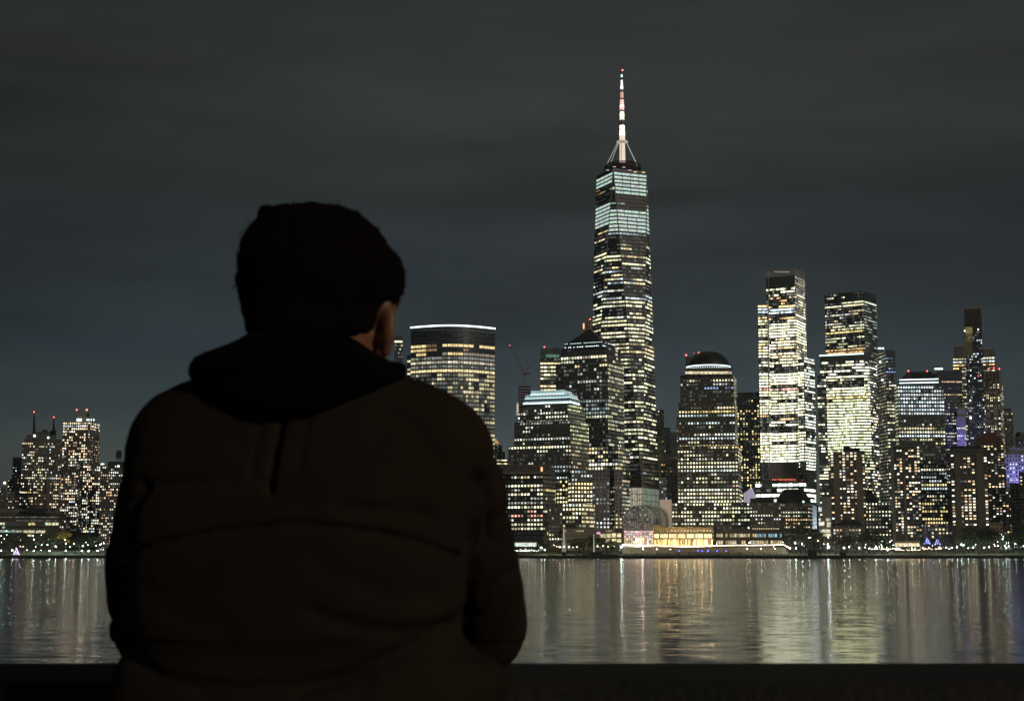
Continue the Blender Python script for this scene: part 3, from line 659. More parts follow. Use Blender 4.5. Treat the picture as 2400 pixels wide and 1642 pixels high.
    # building behind with greenish glass crown
    r, _ = simple('office_tower', 'slim tower with a pale green glass crown behind the ziggurat tiers', 1750, dict(pw=8, ph=9, ww=.86, wh=.5), (.04, .042, .038), GLS,
        [dict(x=(1266, 1314, 1314), y=838, deep=30, b=[(838, 850, .3, .6, .3, 'cream', .7), (850, 935, .85, .7, .3, 'warm', 1.0)])])
    roofbox(r, 1267, 1312, 815, 838, 1751, 26, 'glass_crown', plain('green_glass', (.13, .21, .18), .3, var=.5, scale=.3))
    m = MB()
    for k in range(9): x = 1267 + k * 5.6; m.tube([P(x, 838, 1750.4), P(x, 815, 1750.4)], .25, 4)
    for y in (820, 828): m.tube([P(1267, y, 1750.4), P(1312, y, 1750.4)], .2, 4)
    m.build('mullion', plain('mullion_grey', (.05, .06, .06), .5), r, origin=r.location)
    m = MB()
    for k in range(5): m.face([P(1280 + k * 6.2, 837.5, 1750.6), P(1285.4 + k * 6.2, 837.5, 1750.6), P(1285.4 + k * 6.2, 830, 1750.6), P(1280 + k * 6.2, 830, 1750.6)], col=(.12, .24, .19))
    m.build('window', GLOW, r, origin=P(1295, 835, 1750)); beacon(r, 1276, 813, 1752, .8)
    # beige block behind the pyramid
    r, _ = simple('stone_tower', 'beige tower top with an orange-lit corner peeking up behind the pyramid roof', 1820, dict(pw=6, ph=9, ww=.4, wh=.6), (.17, .14, .11), GLS, [dict(x=(1378, 1392, 1392), y=753, deep=20)])
    roofbox(r, 1366, 1380, 756, 775, 1822, 8, 'terrace', plain('beige_stone', (.17, .14, .11), .8))
    m = MB(); m.box(P(1368, 764, 1820), (1.6, .5, 6.5)); m.build('corner_light', emit('orange_lamp', (1, .55, .25), 1.6), r, origin=P(1368, 764, 1820)); beacon(r, 1383, 748, 1822, 1.0, 3)
    roofbox(r, 1380, 1387, 749, 754, 1824, 6)
mid_left()
# ------------------------------------------------------------------ the tall tapering skyscraper with its spire
def skyscraper():
    Y = 1720.0; cx = kx(1463, 1145) * Y; r = empty('skyscraper', (cx, Y, GZ), 'tallest glass skyscraper with tapering facets and a lit spire', 'skyscraper')
    zb, zt = ZP(1145, Y), ZP(413, Y); hb, ht = 42.3, 29.2
    tw = Vector((-cx, -Y)).normalized(); rt = Vector((-tw.y, tw.x))
    def corner(rad, ang): a = R(ang); return Vector((cx, Y)) + tw * rad * math.cos(a) + rt * rad * math.sin(a)
    def c3(v, z): return Vector((v.x, v.y, z))
    Bc = [corner(hb, 27 + 90 * k) for k in range(4)]; Tc = [corner(ht, -18 + 90 * k) for k in range(4)]
    # base order around: T0(-18) B0(27) T1(72) B1(117) T2 B2 T3 B3
    tm = MB(); ph = 9.05 * Y / F; panes = []; frames = MB()
    def tri_cells(Lf, Rf, lt, rb):               # left/right edge functions of z
        z = zt - 1.0; cw = 5.2; j = 0
        while z - ph > zb + 6:
            zm = z - ph / 2; A, B = Lf(zm), Rf(zm); wdt = (B - A).length; z -= ph; j += 1
            if wdt < 3: continue
            py = topx(c3(A, zm))[1]; d = (B - A).normalized(); nr = Vector((d.y, -d.x)); nr = nr if nr.y < 0 else -nr
            if py < 450: band = (1, 1, 0, [(.70, .90, .82), (.74, .92, .82)], .85); n = max(1, round(wdt / 10)); wf = .93; hf = .60
            elif py < 490: band = (.22, .6, .5, 'orange' if py < 466 else 'cool', .30); n = max(1, round(wdt / 5)); wf = .85; hf = .4
            elif py < 541: band = (1, 1, 0, [(.70, .90, .82), (.76, .93, .80)], .85); n = max(1, round(wdt / 10)); wf = .92; hf = .62
            elif py < 552: band = (.55, .7, .4, 'ice', .6); n = max(1, round(wdt / 4)); wf = .8; hf = .4
            else:
                n = max(1, round(wdt / 3.6)); wf = .86; hf = .44; q = random.random()
                if py < 600: band = (.2 + .25 * (q < .3), .75, .4, 'warm', .6)
                elif py < 625: band = (.85, .85, .3, 'cream', 1.1)
                elif py < 690: band = (.28 + .4 * (q < .25), .7, .4, 'mix', .8)
                elif py < 702: band = (.7, .85, .3, 'ice', .7)
                elif py < 760: band = (.45 + .4 * (q < .35), .75, .4, 'cream', 1.0)
                elif py < 795: band = (.6 + .4 * (q < .35), .75, .3, 'cream', 1.0)
                elif py < 830: band = (.55 + .45 * (q < .4), .8, .3, 'warm', 1.0)
                elif py < 1075: band = (.42 + .5 * (q < .4), .75, .4, 'cream' if q < .6 else 'green', 1.05)
                elif py < 1110: band = (.12, .7, .5, 'cool', .4)
                else: band = (.6, .7, .4, 'green', .55)
            for i, c in enumerate(row_cells(n, band)):
                if c is None: continue
                if py < 450 or 490 <= py < 541: c = tuple(q * random.uniform(.72, .88) for q in band[3][0])
                c = tuple(q * (1.0 if py < 552 else 1.5) for q in c); w_ = wdt / n; a0, a1 = (i + .5 - wf / 2) * w_, (i + .5 + wf / 2) * w_
                q_ = []
                for (u, zz) in ((a0, zm - ph * hf / 2), (a1, zm - ph * hf / 2), (a1, zm + ph * hf / 2), (a0, zm + ph * hf / 2)):
                    A2, B2 = Lf(zz), Rf(zz); wl = (B2 - A2).length
                    f = min(max(u / wdt, .02), .98); p = A2.lerp(B2, f) + nr * .25; q_.append(Vector((p.x, p.y, zz)))
                panes.append((q_, c, w_ * ph))
    def lerpf(p0, z0, p1, z1): return lambda z: p0.lerp(p1, min(1, max(0, (z - z0) / (z1 - z0))))
    H = zt - zb
    for k in range(4):
        # up-pointing triangle: base edge B(k-1)->B(k), apex T(k)   | down-pointing: T(k)->T(k+1), apex B(k)
        b0, b1, t0, t1 = Bc[(k - 1) % 4], Bc[k], Tc[k], Tc[(k + 1) % 4]
        n = 14; hh = H / ph
        for (pa, pb, pc, za, zc_) in ((b0, b1, t0, zb, zt), (t1, t0, b1, zt, zb)):
            tm.face([c3(pa, za), c3(pb, za), c3(pc, zc_)], uv=[(0, 0 if za == zb else hh), (n, 0 if za == zb else hh), (n / 2, hh if za == zb else 0)])
        # visible ones
        nb = (b1 - b0); m_ = (b0 + b1) / 2 - Vector((cx, Y))
        if m_.dot(tw) > .15 * m_.length: tri_cells(lerpf(b0, zb, t0, zt), lerpf(b1, zb, t0, zt), 0, 0)
        m_ = (t0 + t1) / 2 - Vector((cx, Y))
        if m_.dot(tw) > .15 * m_.length: tri_cells(lerpf(b1, zb, t0, zt), lerpf(b1, zb, t1, zt), 0, 0)
        frames.tube([c3(b1, zb), c3(t0, zt)], .55, 4); frames.tube([c3(b1, zb), c3(t1, zt)], .55, 4)
    tm.face([c3(p, zt) for p in Tc], mi=1)
    gm = facade((.006, .0075, .009), (.007, .010, .013), .86, .56, .55)
    tm.build('wall', [gm, ROOF], r, origin=r.location)
    frames.build('edge_trim', plain('steel_edge', (.24, .25, .24), .4, .6), r, origin=r.location)
    add_panes(r, panes)
    # base: pale lit fins
    for k in (3, 0):
        m = MB(); A, B = Bc[(k - 1) % 4] if k else Bc[3], Bc[k] if k else Bc[0]
    for (A, B, mt_, nm) in ((Bc[3], Bc[0], plain('base_panel_pale', (.62, .60, .50), .5, var=.15, scale=.2), 'base_panel'), (Bc[0], Bc[1], plain('base_panel_green', (.20, .26, .23), .35, var=.5, scale=.1), 'base_panel')):
        m = MB(); m.loft([[c3(A, z), c3(B, z), c3(B - tw * 20, z), c3(A - tw * 20, z)] for z in (GZ, zb)]); m.build(nm, mt_, r, origin=c3(A, GZ))
    m = MB()
    for i in range(24): p = Bc[3].lerp(Bc[0], (i + .5) / 24) + tw * .3; m.box((p.x, p.y, (zb + 30) / 2), (.35, .35, zb - 30))
    m.build('fin', plain('mullion_grey', (.05, .06, .06), .5), r, origin=c3(Bc[0], GZ))
    m = MB(); pn = []
    for (A, B, c) in ((Bc[3], Bc[0], (.42, .38, .29)), (Bc[0], Bc[1], (.15, .19, .15))):
        for i in range(10 if c[0] > .2 else 4):
            n = 10 if c[0] > .2 else 4; p, q = A.lerp(B, (i + .06) / n) + tw * .4, A.lerp(B, (i + .94) / n) + tw * .4
            for jj in range(3):
                z0, z1 = ZP(1190, Y) + jj * (zb - ZP(1190, Y)) / 3 + .4, ZP(1190, Y) + (jj + 1) * (zb - ZP(1190, Y)) / 3 - .4
                if c[0] < .2: z0, z1 = z0 - 12 * (jj == 0), z1
                v = random.uniform(.85, 1.15); pn.append(([c3(p, z0), c3(q, z0), c3(q, z1), c3(p, z1)], tuple(x * v for x in c), 12))
    add_panes(r, pn, 'base_light')
    # parapet frame and observation ring
    m = MB(); m.loft([[c3(p, z) for p in Tc] for z in (zt, zt + 2.5)]); 
    m.build('parapet', plain('steel_dark', (.04, .045, .05), .4, .5), r, origin=c3(Vector((cx, Y)), zt))
    steel = plain('steel_dark', (.04, .045, .05), .4, .5); C2 = P(1459, 395, Y); C2.y = Y
    for y, rr in ((403, 19), (397.5, 20), (392, 20), (387, 18)):
        m = MB(); z = ZP(y, Y); rings = [[Vector((C2.x + (rr + dr) * math.cos(a), Y + (rr + dr) * math.sin(a), z + dz)) for dr, dz in ((0, -.7), (.8, 0), (0, .7), (-1.2, 0))] for a in [2 * math.pi * i / 40 for i in range(41)]]
        m.loft(rings, cap=False); m.build('platform_ring', steel, r, origin=(C2.x, Y, z))
    m = MB(); m.loft([[Vector((C2.x + q * math.cos(a), Y + q * math.sin(a), z)) for a in [2 * math.pi * i / 24 for i in range(24)]] for q, z in ((14, ZP(408, Y)), (14.5, ZP(388, Y)))]); m.build('core', plain('core_rose', (.16, .09, .09), .6), r, origin=(C2.x, Y, zt))
    m = MB()
    for i in range(26): a = 2 * math.pi * i / 26; m.tube([(C2.x + 18.5 * math.cos(a), Y + 18.5 * math.sin(a), ZP(404, Y)), (C2.x + 18.5 * math.cos(a), Y + 18.5 * math.sin(a), ZP(386, Y))], .25, 4)
    m.build('ring_strut', steel, r, origin=(C2.x, Y, zt))
    m = MB(); rr = random.Random(5)
    for i in range(12): x = C2.x + rr.uniform(-26, 26); m.tube([(x, Y + rr.uniform(-6, 6), ZP(412, Y)), (x, Y, ZP(rr.uniform(382, 404), Y))], .14, 3)
    m.build('roof_antenna', steel, r, origin=(C2.x, Y, zt))
    for x, y in ((1424, 399), (1447, 398), (1476, 399), (1440, 391), (1462, 392), (1489, 403), (1508, 404)):
        m = MB(); m.box(P(x, y, Y - 20.5), (3.4, .4, .8)); m.build('ring_light', emit('rose_lamp', (1, .62, .6), .7) if x < 1480 else emit('gold_lamp', (1, .85, .4), 1.2), r, origin=P(x, y, Y - 20))
    # spire
    prof = [(388, 5.2), (334, 4.4), (333, 6.0), (330, 6.0), (329, 3.8), (306, 3.4), (293, 3.2), (281, 3.0), (262, 2.7), (258, 2.9), (232, 2.3), (212, 1.9), (186, 1.3), (178, .9), (168, .5)]
    def rad_at(y):
        for (a, ra), (b_, rb_) in zip(prof, prof[1:]):
            if b_ <= y <= a: return ra + (rb_ - ra) * (a - y) / (a - b_)
        return 1
    m = MB(); m.tube([(C2.x, Y, ZP(y, Y)) for y, _ in prof], [q * .62 for _, q in prof], 8); sp = m.build('spire', plain('spire_steel', (.10, .09, .085), .5, .3), r, origin=(C2.x, Y, ZP(388, Y)))
    segs = [(384, 336, (1, .78, .62), .85), (329, 318, (1, .70, .5), 1.0), (318, 308, (1, .85, .68), 3.0), (307, 294, (1, .80, .6), 1.6), (300, 296, (1, .9, .7), 4), (281, 262, (1, .9, .7), 1.3), (272, 268, (1, .95, .8), 3.5), (258, 234, (1, .56, .5), 1.2), (252, 247, (1, .75, .7), 4), (230, 216, (1, .62, .52), .6), (210, 188, (.9, .85, 1), 1.3), (207, 203, (.85, .8, 1), 3.5), (181, 175, (.6, .85, 1), 3.5)]
    for a, b_, c, st in segs:
        m = MB(); n = 5; m.tube([(C2.x, Y, ZP(a + (b_ - a) * i / n, Y)) for i in range(n + 1)], [rad_at(a + (b_ - a) * i / n) * (.85 if a != 384 else .66) for i in range(n + 1)], 8)
        m.build('spire_light', emit('spire_lamp_%d' % a, c, st), sp, origin=(C2.x, Y, ZP(a, Y)))
    beacon(r, 1459, 165, Y, 1.1)
    m = MB(); top = Vector((C2.x, Y, ZP(333, Y)))
    for i in range(6):
        a = 2 * math.pi * (i + .35) / 6; m.tube([(C2.x + 18.5 * math.cos(a), Y + 18.5 * math.sin(a), ZP(388, Y)), (top.x + 5 * math.cos(a), Y + 5 * math.sin(a), top.z)], .38, 5)
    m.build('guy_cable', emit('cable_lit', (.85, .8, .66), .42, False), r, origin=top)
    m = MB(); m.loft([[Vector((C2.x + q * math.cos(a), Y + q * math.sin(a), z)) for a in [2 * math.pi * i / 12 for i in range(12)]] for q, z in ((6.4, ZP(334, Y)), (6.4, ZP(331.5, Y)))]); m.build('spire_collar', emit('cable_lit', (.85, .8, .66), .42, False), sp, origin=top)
skyscraper()

def domed():
    W = dict(pw=7.02, ph=9.0, ww=.62, wh=.54); Y = 1450
    b = [(884, 892, .55, .6, .4, 'cream', .7), (892, 905, .25, .5, .4, 'ice', .8), (905, 914, .15, .4, .3, 'blue', .6), (914, 923, .4, .8, .4, 'ice', .9), (923, 947, .04, .3, .25, 'blue', .6), (947, 956, .3, .5, .4, 'warm', .8),
         (956, 965, 1, 1, 0, 'gold', 1.15), (965, 974, .75, .8, .3, 'cool', .75), (974, 983, .03, .3, .1, 'white', .5), (983, 992, .7, .5, .3, 'cool', .7), (992, 1001, .5, .7, .3, 'cream', .7), (1001, 1010, .02, .3, .1, 'white', .5), (1010, 1019, .6, .6, .4, 'white', .9), (1019, 1028, 1, .8, .3, 'ice', .8), (1028, 1036, .55, .6, .4, 'cream', .55),
         (1036, 1045, .98, .8, .2, 'gold', .95), (1045, 1054, .6, .7, .5, 'warm', .9), (1054, 1078, .35, .5, .6, 'cream', .75), (1078, 1087, .9, .5, .3, 'cream', .7), (1087, 1096, .97, .8, .2, 'cream', 1.1), (1096, 1105, .75, .6, .4, 'white', .9), (1105, 1114, .12, .3, .5, 'white', .7), (1114, 1130, .35, .3, .5, 'cream', .7), (1130, 1139, .2, .5, .5, 'red', .6), (1139, 1148, .97, .7, .3, 'cream', .95), (1148, 1175, .9, .6, .3, 'cream', .95), (1175, 1237, .75, .6, .4, 'green', .85), (1237, 1246, .35, .5, .5, 'cream', .6)]
    s = [(880, 1240, .2, .5, .4, 'warm', .35)]
    pb = [(1177, 1240, .6, .5, .4, 'cream', .9), (1240, 1252, .4, .5, .4, 'cream', .6), (1252, 1272, .8, .6, .4, 'gold', .7)]
    r, rs = simple('office_tower', 'broad tower with a black dome over a glowing white ring', Y, W, (.050, .044, .034), (.010, .011, .012),
        [dict(x=(1594, 1719, 1725), y=877, deep=46, dy=6, b=b, s=s), dict(x=(1590, 1722, 1728), y=941, deep=50, dy=3, b=b, s=s), dict(x=(1587, 1729, 1737), y=1043, deep=54, dy=0, b=b, s=s)])
    simple('office_building', 'wide dark base block with warm windows under the domed tower', Y - 12, W, (.055, .047, .034), GLS, [dict(x=(1574, 1574, 1757), y=1177, deep=40, b=pb)], cat='building')
    dk = plain('dome_copper', (.018, .024, .023), .35, var=.5, scale=.15); cx = kx(1660.5, 850) * (Y + 30); cy = Y + 32
    sc_ = (Y + 30) / F; zd = ZP(856, Y + 10)
    m = MB(); rings = []
    for i in range(15):
        t = i / 14; a = t * math.pi / 2; rad = 50.5 * sc_ * math.cos(a) + .01; z = zd + (ZP(823, Y + 30) - zd) * math.sin(a)
        rings.append([Vector((cx + rad * math.cos(q), cy + rad * math.sin(q), z)) for q in [2 * math.pi * k / 40 for k in range(40)]])
    m.loft(rings); m.build('dome', dk, r, smooth=True, origin=(cx, cy, zd))
    m = MB()
    for k in range(20):
        q = 2 * math.pi * k / 20; m.tube([(cx + 50.7 * sc_ * math.cos(t) * math.cos(q), cy + 50.7 * sc_ * math.cos(t) * math.sin(q), zd + .1 + (ZP(823, Y + 30) - zd) * math.sin(t)) for t in [math.pi / 2 * i / 10 for i in range(11)]], .16, 4)
    m.build('dome_rib', ROOF, r, origin=(cx, cy, zd))
    def ring(name, rad, z0, z1, mat, tk=.6):
        m = MB(); n = 48
        m.loft([[Vector((cx + (rad + dr) * math.cos(a), cy + (rad + dr) * math.sin(a), z)) for dr, z in ((0, z0), (tk, z0), (tk, z1), (0, z1))] for a in [2 * math.pi * k / n for k in range(n + 1)]], cap=False)
        m.build(name, mat, r, origin=(cx, cy, z0))
    w_ = emit('ring_white', (.80, .96, 1), 2.2)
    ring('light_ring', 50.5 * sc_, zd + .2, zd + 1.1, w_); ring('light_ring', 52.5 * sc_, zd - 4.0, zd - 3.0, w_)
    ring('drum', 50 * sc_, zd - 14, zd - .2, plain('drum_slate', (.05, .055, .055), .5), .2)
    m = MB()
    for k in range(30): a = math.pi + math.pi * (k + .5) / 30; m.box((cx + 52 * sc_ * math.cos(a), cy + 52 * sc_ * math.sin(a), zd - 1.8), (.35, .35, 2.2), rz=a)
    m.build('light_fin', w_, r, origin=(cx, cy, zd))
    ring('ledge', 53.5 * sc_, zd - 8.6, zd - 7.4, plain('drum_slate', (.05, .055, .055), .5), .5)
    n = 26; pn = []; rd = 52.8 * sc_; z0, z1 = ZP(877, Y + 8), ZP(869.5, Y + 8)
    wm = MB(); ft, _ = foot(1605, 1605, 1717, 862, Y + 8, 44)
    for k in range(4): A, B = ft[k], ft[(k + 1) % 4]; wm.face([(A.x, A.y, z0 - 1), (B.x, B.y, z0 - 1), (B.x, B.y, z1 + 3), (A.x, A.y, z1 + 3)])
    wm.face([(p.x, p.y, z1 + 3) for p in ft]); wm.build('attic', plain('attic_stone', (.06, .055, .045), .8), r, origin=(cx, cy, z0))
    for i in range(12):
        x0 = 1606 + i * 9.15; c = (1, .86, .55); v = random.choice((.55, .8, .95, .9)); pn.append(([PF(x0, 876, Y + 7.5, 1605, 1717), PF(x0 + 8.6, 876, Y + 7.5, 1605, 1717), PF(x0 + 8.6, 870, Y + 7.5, 1605, 1717), PF(x0, 870, Y + 7.5, 1605, 1717)], tuple(x * v for x in c), 12))
    add_panes(r, pn, 'attic_window')
    for x, h in ((1608, 832), (1638, 827), (1626, 828)):
        beacon(r, x, h, 1600, 1.0 if x != 1626 else .3, 14)
    roofbox(r, 1607, 1640, 836, 856, 1602, 10, 'plant_room', plain('plant_brick', (.07, .04, .035), .9))
domed()

def behind_centre():
    W = dict(pw=5, ph=7.6, ww=.45, wh=.5)
    bb = [(1000, 1170, .12, .3, .4, 'orange', .6)]
    simple('stone_tower', 'tall beige stone tower just right of the tallest skyscraper', 1900, W, (.14, .125, .10), GLS, [dict(x=(1536, 1556, 1556), y=960, deep=20, b=[(960, 1170, .08, .3, .4, 'warm', .7)])])
    simple('stone_tower', 'stepped beige stone block below the tall beige tower', 1880, W, (.13, .115, .095), GLS, [dict(x=(1540, 1561, 1561), y=1030, deep=20, b=bb), dict(x=(1544, 1574, 1574), y=1062, deep=24, dy=-3, b=bb)])
    simple('office_tower', 'plain grey slab with a dark left half, left of the domed tower', 2000, dict(pw=30, ph=60, ww=.9, wh=.9), (.09, .09, .088), GLS, [dict(x=(1570, 1586, 1586), y=1012, deep=24, b=[])])
    simple('office_tower', 'dark narrow slab beside the plain grey slab', 1990, W, (.018, .022, .028), GLS, [dict(x=(1556, 1571, 1571), y=1001, deep=24, b=[])])
    simple('office_tower', 'dark low slab between the stone blocks and the domed tower', 1860, W, (.02, .023, .028), GLS, [dict(x=(1573, 1590, 1590), y=1075, deep=24, b=[])])
    simple('brick_tower', 'warm brick sliver hugging the left side of the domed tower', 1700, W, (.09, .065, .045), GLS, [dict(x=(1585, 1594, 1594), y=968, deep=20, b=[(968, 1200, .22, .2, .2, 'orange', 1.0)])])
    simple('stone_building', 'bluish white-lit stone block low beside the tallest skyscraper', 1830, W, (.17, .18, .19), GLS, [dict(x=(1545, 1563, 1563), y=1118, deep=16, b=[(1118, 1180, .3, .4, .3, 'ice', .6)])], cat='building')
    # glowing pale cube
    Y = 1650; r = BLD('marble_hall', 'glowing pinkish cube hall between the glass vault and the domed tower', Y, 1560, 'building')
    m = MB(); ft, _ = foot(1546, 1546, 1574, 1170, Y, 30); zt = ZP(1170, Y)
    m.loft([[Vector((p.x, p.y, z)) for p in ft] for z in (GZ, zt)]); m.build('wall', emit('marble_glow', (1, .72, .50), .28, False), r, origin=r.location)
    # residential tower with scattered yellow windows
    simple('apartment_tower', 'dark tower speckled with scattered yellow windows behind the domed tower', 1850, dict(pw=6.6, ph=6.0, ww=.5, wh=.7), (.032, .034, .036), (.02, .022, .026),
        [dict(x=(1726, 1786, 1786), y=930, deep=34, dy=-3, b=[(934, 960, .25, .3, .1, 'gold', .9), (960, 1200, .36, .25, .15, 'gold', .95)]), dict(x=(1729, 1783, 1783), y=919, deep=30, yb=931)])
    # white winged hall
    Y = 1700; r = BLD('winged_hall', 'small white wing-shaped hall lit pale violet at the foot of the brightest tower', Y, 1755, 'building')
    m = MB(); pr = [(1743, 1180), (1743, 1156), (1752, 1149), (1759, 1144), (1763, 1144.5), (1767, 1153), (1769, 1165), (1769, 1180)]
    a = [P(x, y, Y) for x, y in pr]; b_ = [P(x + 1, y + 1, Y + 26) for x, y in pr]; m.loft([a, b_]); m.build('shell', emit('shell_violet_glow', (.62, .58, .78), .62, False), r, origin=P(1755, 1180, Y))  # the shell's own emission stands in for the pale violet light on it
    m = MB()
    for i in range(9): t = i / 8; x = 1744 + 23 * t; y = 1178; yt_ = 1156 - 12 * math.sin(min(1, t * 1.3) * 1.57) + (12 * max(0, t - .8) * 4); m.tube([P(x, y, Y - .3), P(x - 1 + 2 * t, yt_ + 2, Y - .3)], .22, 4)
    m.build('rib', plain('rib_white', (.5, .5, .55), .5), r, origin=P(1755, 1180, Y))
behind_centre()

def bright_tower():
    Y = 1760; W = dict(pw=5.2, ph=7.05, ww=.84, wh=.64, gain=3.2)
    def q(b0, b1, *a): return (b0, b1) + a
    b = [(672, 696, .7, .7, .3, 'cream', .95), (696, 712, .15, .6, .4, 'orange', .5), (712, 722, .85, .8, .3, 'orange', .95), (722, 738, .75, .7, .3, 'ice', .8), (738, 750, .12, .6, .4, 'orange', .6), (750, 778, .9, .8, .4, 'cream', .9), (778, 790, 1, .95, 0, 'cream', 1.5), (790, 798, .3, .7, .5, 'warm', .6), (798, 836, .96, .85, .3, 'warm', 1.05), (836, 845, .2, .6, .5, 'warm', .6),
         (845, 860, .9, .8, .3, 'cream', .9), (860, 873, .08, .6, .5, 'cool', .5), (873, 905, 1, .95, .3, 'cream', 1.5), (905, 918, .35, .6, .5, 'red', .7), (918, 935, .7, .7, .4, 'cream', .95), (935, 962, .95, .85, .3, 'cream', 1.15), (962, 972, .75, .8, .4, 'cream', .9), (972, 985, .4, .7, .5, 'orange', .7), (985, 1000, .5, .8, .5, 'cream', 1.2), (1000, 1012, .12, .6, .4, 'ice', .5), (1012, 1084, .97, .9, .3, 'cream', 1.35)]
    s = [(672, 740, .25, .6, .4, 'cream', .5), (740, 1100, .85, .8, .4, 'cream', .75)]
    s2 = [(836, 1100, .8, .8, .4, 'white', .7)]
    base = [(1130, 1142, 1, .8, 0, 'white', 1.15), (1142, 1155, .6, .7, .4, 'white', .9), (1155, 1180, .95, .8, 0, 'white', 1.1), (1180, 1230, .5, .6, .4, 'white', .6)]
    r, rs = simple('skyscraper', 'brightest glass tower with cross-braced corners and nearly every floor lit', Y, W, (.030, .034, .036), (.022, .028, .030),
        [dict(x=(1795, 1863, 1886), y=644, deep=38, dy=5, b=b, s=s, yb=1140), dict(x=(1776, 1802, 1802), y=714, deep=34, dy=4, b=b, yb=1140), dict(x=(1860, 1884, 1908), y=835, deep=30, dy=2, b=b, s=s2, yb=1140),
         dict(x=(1770, 1884, 1912), y=1129, deep=44, dy=-4, b=base, s=base, W=dict(ph=12, pw=13.5, ww=.86, wh=.62))])
    # dark mechanical band above the base
    wm = MB(); tier(wm, [], 1802, 1868, 1868, 1085, Y - .2, 4, W, zb=ZP(1122, Y)); wm.build('louvre_band', plain('louvre_dark', (.12, .12, .13), .7), r, origin=P(1830, 1122, Y))
    st = plain('brace_steel', (.34, .36, .34), .5, .2)
    def zig(x0, x1, y0, y1, n, Yf, e=0):
        m = MB(); m.tube([P(x0, y0, Yf), P(x0 + e, y1, Yf)], .5, 4); m.tube([P(x1, y0, Yf), P(x1 + e, y1, Yf)], .5, 4); hh = (y1 - y0) / n
        for k in range(n):
            a, b_ = (x0, x1) if k % 2 else (x1, x0)
            o = e * k / n; m.tube([P(a + o, y0 + k * hh, Yf), P(b_ + o, y0 + (k + 1) * hh, Yf)], .36, 4); m.tube([P(x0 + o, y0 + k * hh, Yf), P(x1 + o, y0 + k * hh, Yf)], .32, 4)
        m.tube([P(x0 + e, y1, Yf), P(x1 + e, y1, Yf)], .32, 4); m.build('cross_brace', st, r, origin=P(x0, y1, Yf))
    zig(1785, 1800, 715, 1122, 13, Y + .5, 3); zig(1867, 1884, 836, 1122, 9, Y - 1.5, 2)
    for x, y0 in ((1801, 640), (1863, 640), (1822.5, 670), (1843, 670)):
        m = MB(); m.tube([P(x, y0, Y + 2.5), P(x + 3, 1122, Y + 2.5)], .3, 4); m.build('mullion', st, r, origin=P(x, 1122, Y + 2))
    # open crown frame
    m = MB(); ft, _ = foot(1795, 1863, 1886, 644, Y + 5, 38)
    for z in (ZP(629, Y + 5), ZP(634, Y + 5), ZP(640, Y + 5), ZP(645, Y + 5)):
        for k in range(4): A, B = ft[k], ft[(k + 1) % 4]; m.tube([(A.x, A.y, z), (B.x, B.y, z)], .22, 4)
    for k in range(4):
        A, B = ft[k], ft[(k + 1) % 4]; n = 10
        for i in range(n): p = A.lerp(B, i / n); m.tube([(p.x, p.y, ZP(646, Y + 5)), (p.x, p.y, ZP(629, Y + 5))], .2, 4)
    m.build('crown_frame', plain('crown_frame', (.42, .36, .35), .5), r, origin=P(1830, 644, Y))
    m = MB(); m.box(P(1832, 637, Y + 20), (17, .6, 1.2)); m.build('crown_light', emit('rose_lamp2', (1, .75, .7), .35), r, origin=P(1832, 637, Y + 20))
    # red sign, too far off to read
    m = MB(); rr = random.Random(11); x = 1809.0
    while x < 1863:
        wv = rr.uniform(1.2, 2.2)
        if rr.random() < .12: x += 1.5; continue
        m.box(P(x + wv / 2, 1123.4 + rr.uniform(-.5, .5), Y - 3.4), (wv * .34, .3, rr.uniform(.9, 1.7))); x += wv + .45
    m.build('sign', emit('red_sign', (1, .16, .10), 1.4), r, origin=P(1836, 1123, Y - 3))
    # tall thin pole right of it
    Yp = 1700; c = empty('light_mast', P(1914, 1255, Yp), 'tall thin pale mast standing right of the brightest tower', 'mast'); m = MB()
    m.tube([P(1914, 1240, Yp), P(1914, 985, Yp)], [.9, .5], 6); m.build('pole', plain('mast_pale', (.40, .40, .35), .5), c, origin=c.location)
    m = MB(); m.box(P(1912, 985, Yp), (3, .4, .6)); m.box(P(1912, 1126, Yp), (4, .5, .7)); m.build('crossarm', plain('mast_pale', (.40, .40, .35), .5), c, origin=P(1912, 985, Yp))
    m = MB(); m.ball(P(1911, 1126, Yp - 1), .8); m.ball(P(1911, 1167, Yp - 1), .8); m.build('lamp', emit('mast_lamp', (1, .9, .7), 2), c, origin=P(1911, 1126, Yp - 1))
    # blue-white lit slab and grey blank block at street level
    Y2 = 1600
    r2 = BLD('glass_lobby', 'pale blue-white glowing slab at street level below the thin mast', Y2, 1910, 'building'); m = MB(); pn = []
    ft, _ = foot(1904, 1904, 1918, 1184, Y2, 14); m.loft([[Vector((p.x, p.y, z)) for p in ft] for z in (GZ, ZP(1184, Y2))]); m.build('wall', ROOF, r2, origin=r2.location)
    for i in range(4):
        for j in range(6): x, y = 1904.6 + i * 3.3, 1185 + j * 9; v = .35 + .12 * j; pn.append(([P(x, y + 8.6, Y2 - .2), P(x + 2.9, y + 8.6, Y2 - .2), P(x + 2.9, y, Y2 - .2), P(x, y, Y2 - .2)], (.62 * v, .82 * v, .95 * v), 10))
    add_panes(r2, pn)
    r3, _ = simple('concrete_building', 'blank grey concrete block between the thin mast and the near apartment tower', 1640, dict(pw=40, ph=90, ww=.01, wh=.01), (.14, .14, .13), GLS, [dict(x=(1926, 1950, 1950), y=1165, deep=16)], cat='building')
    pn = []
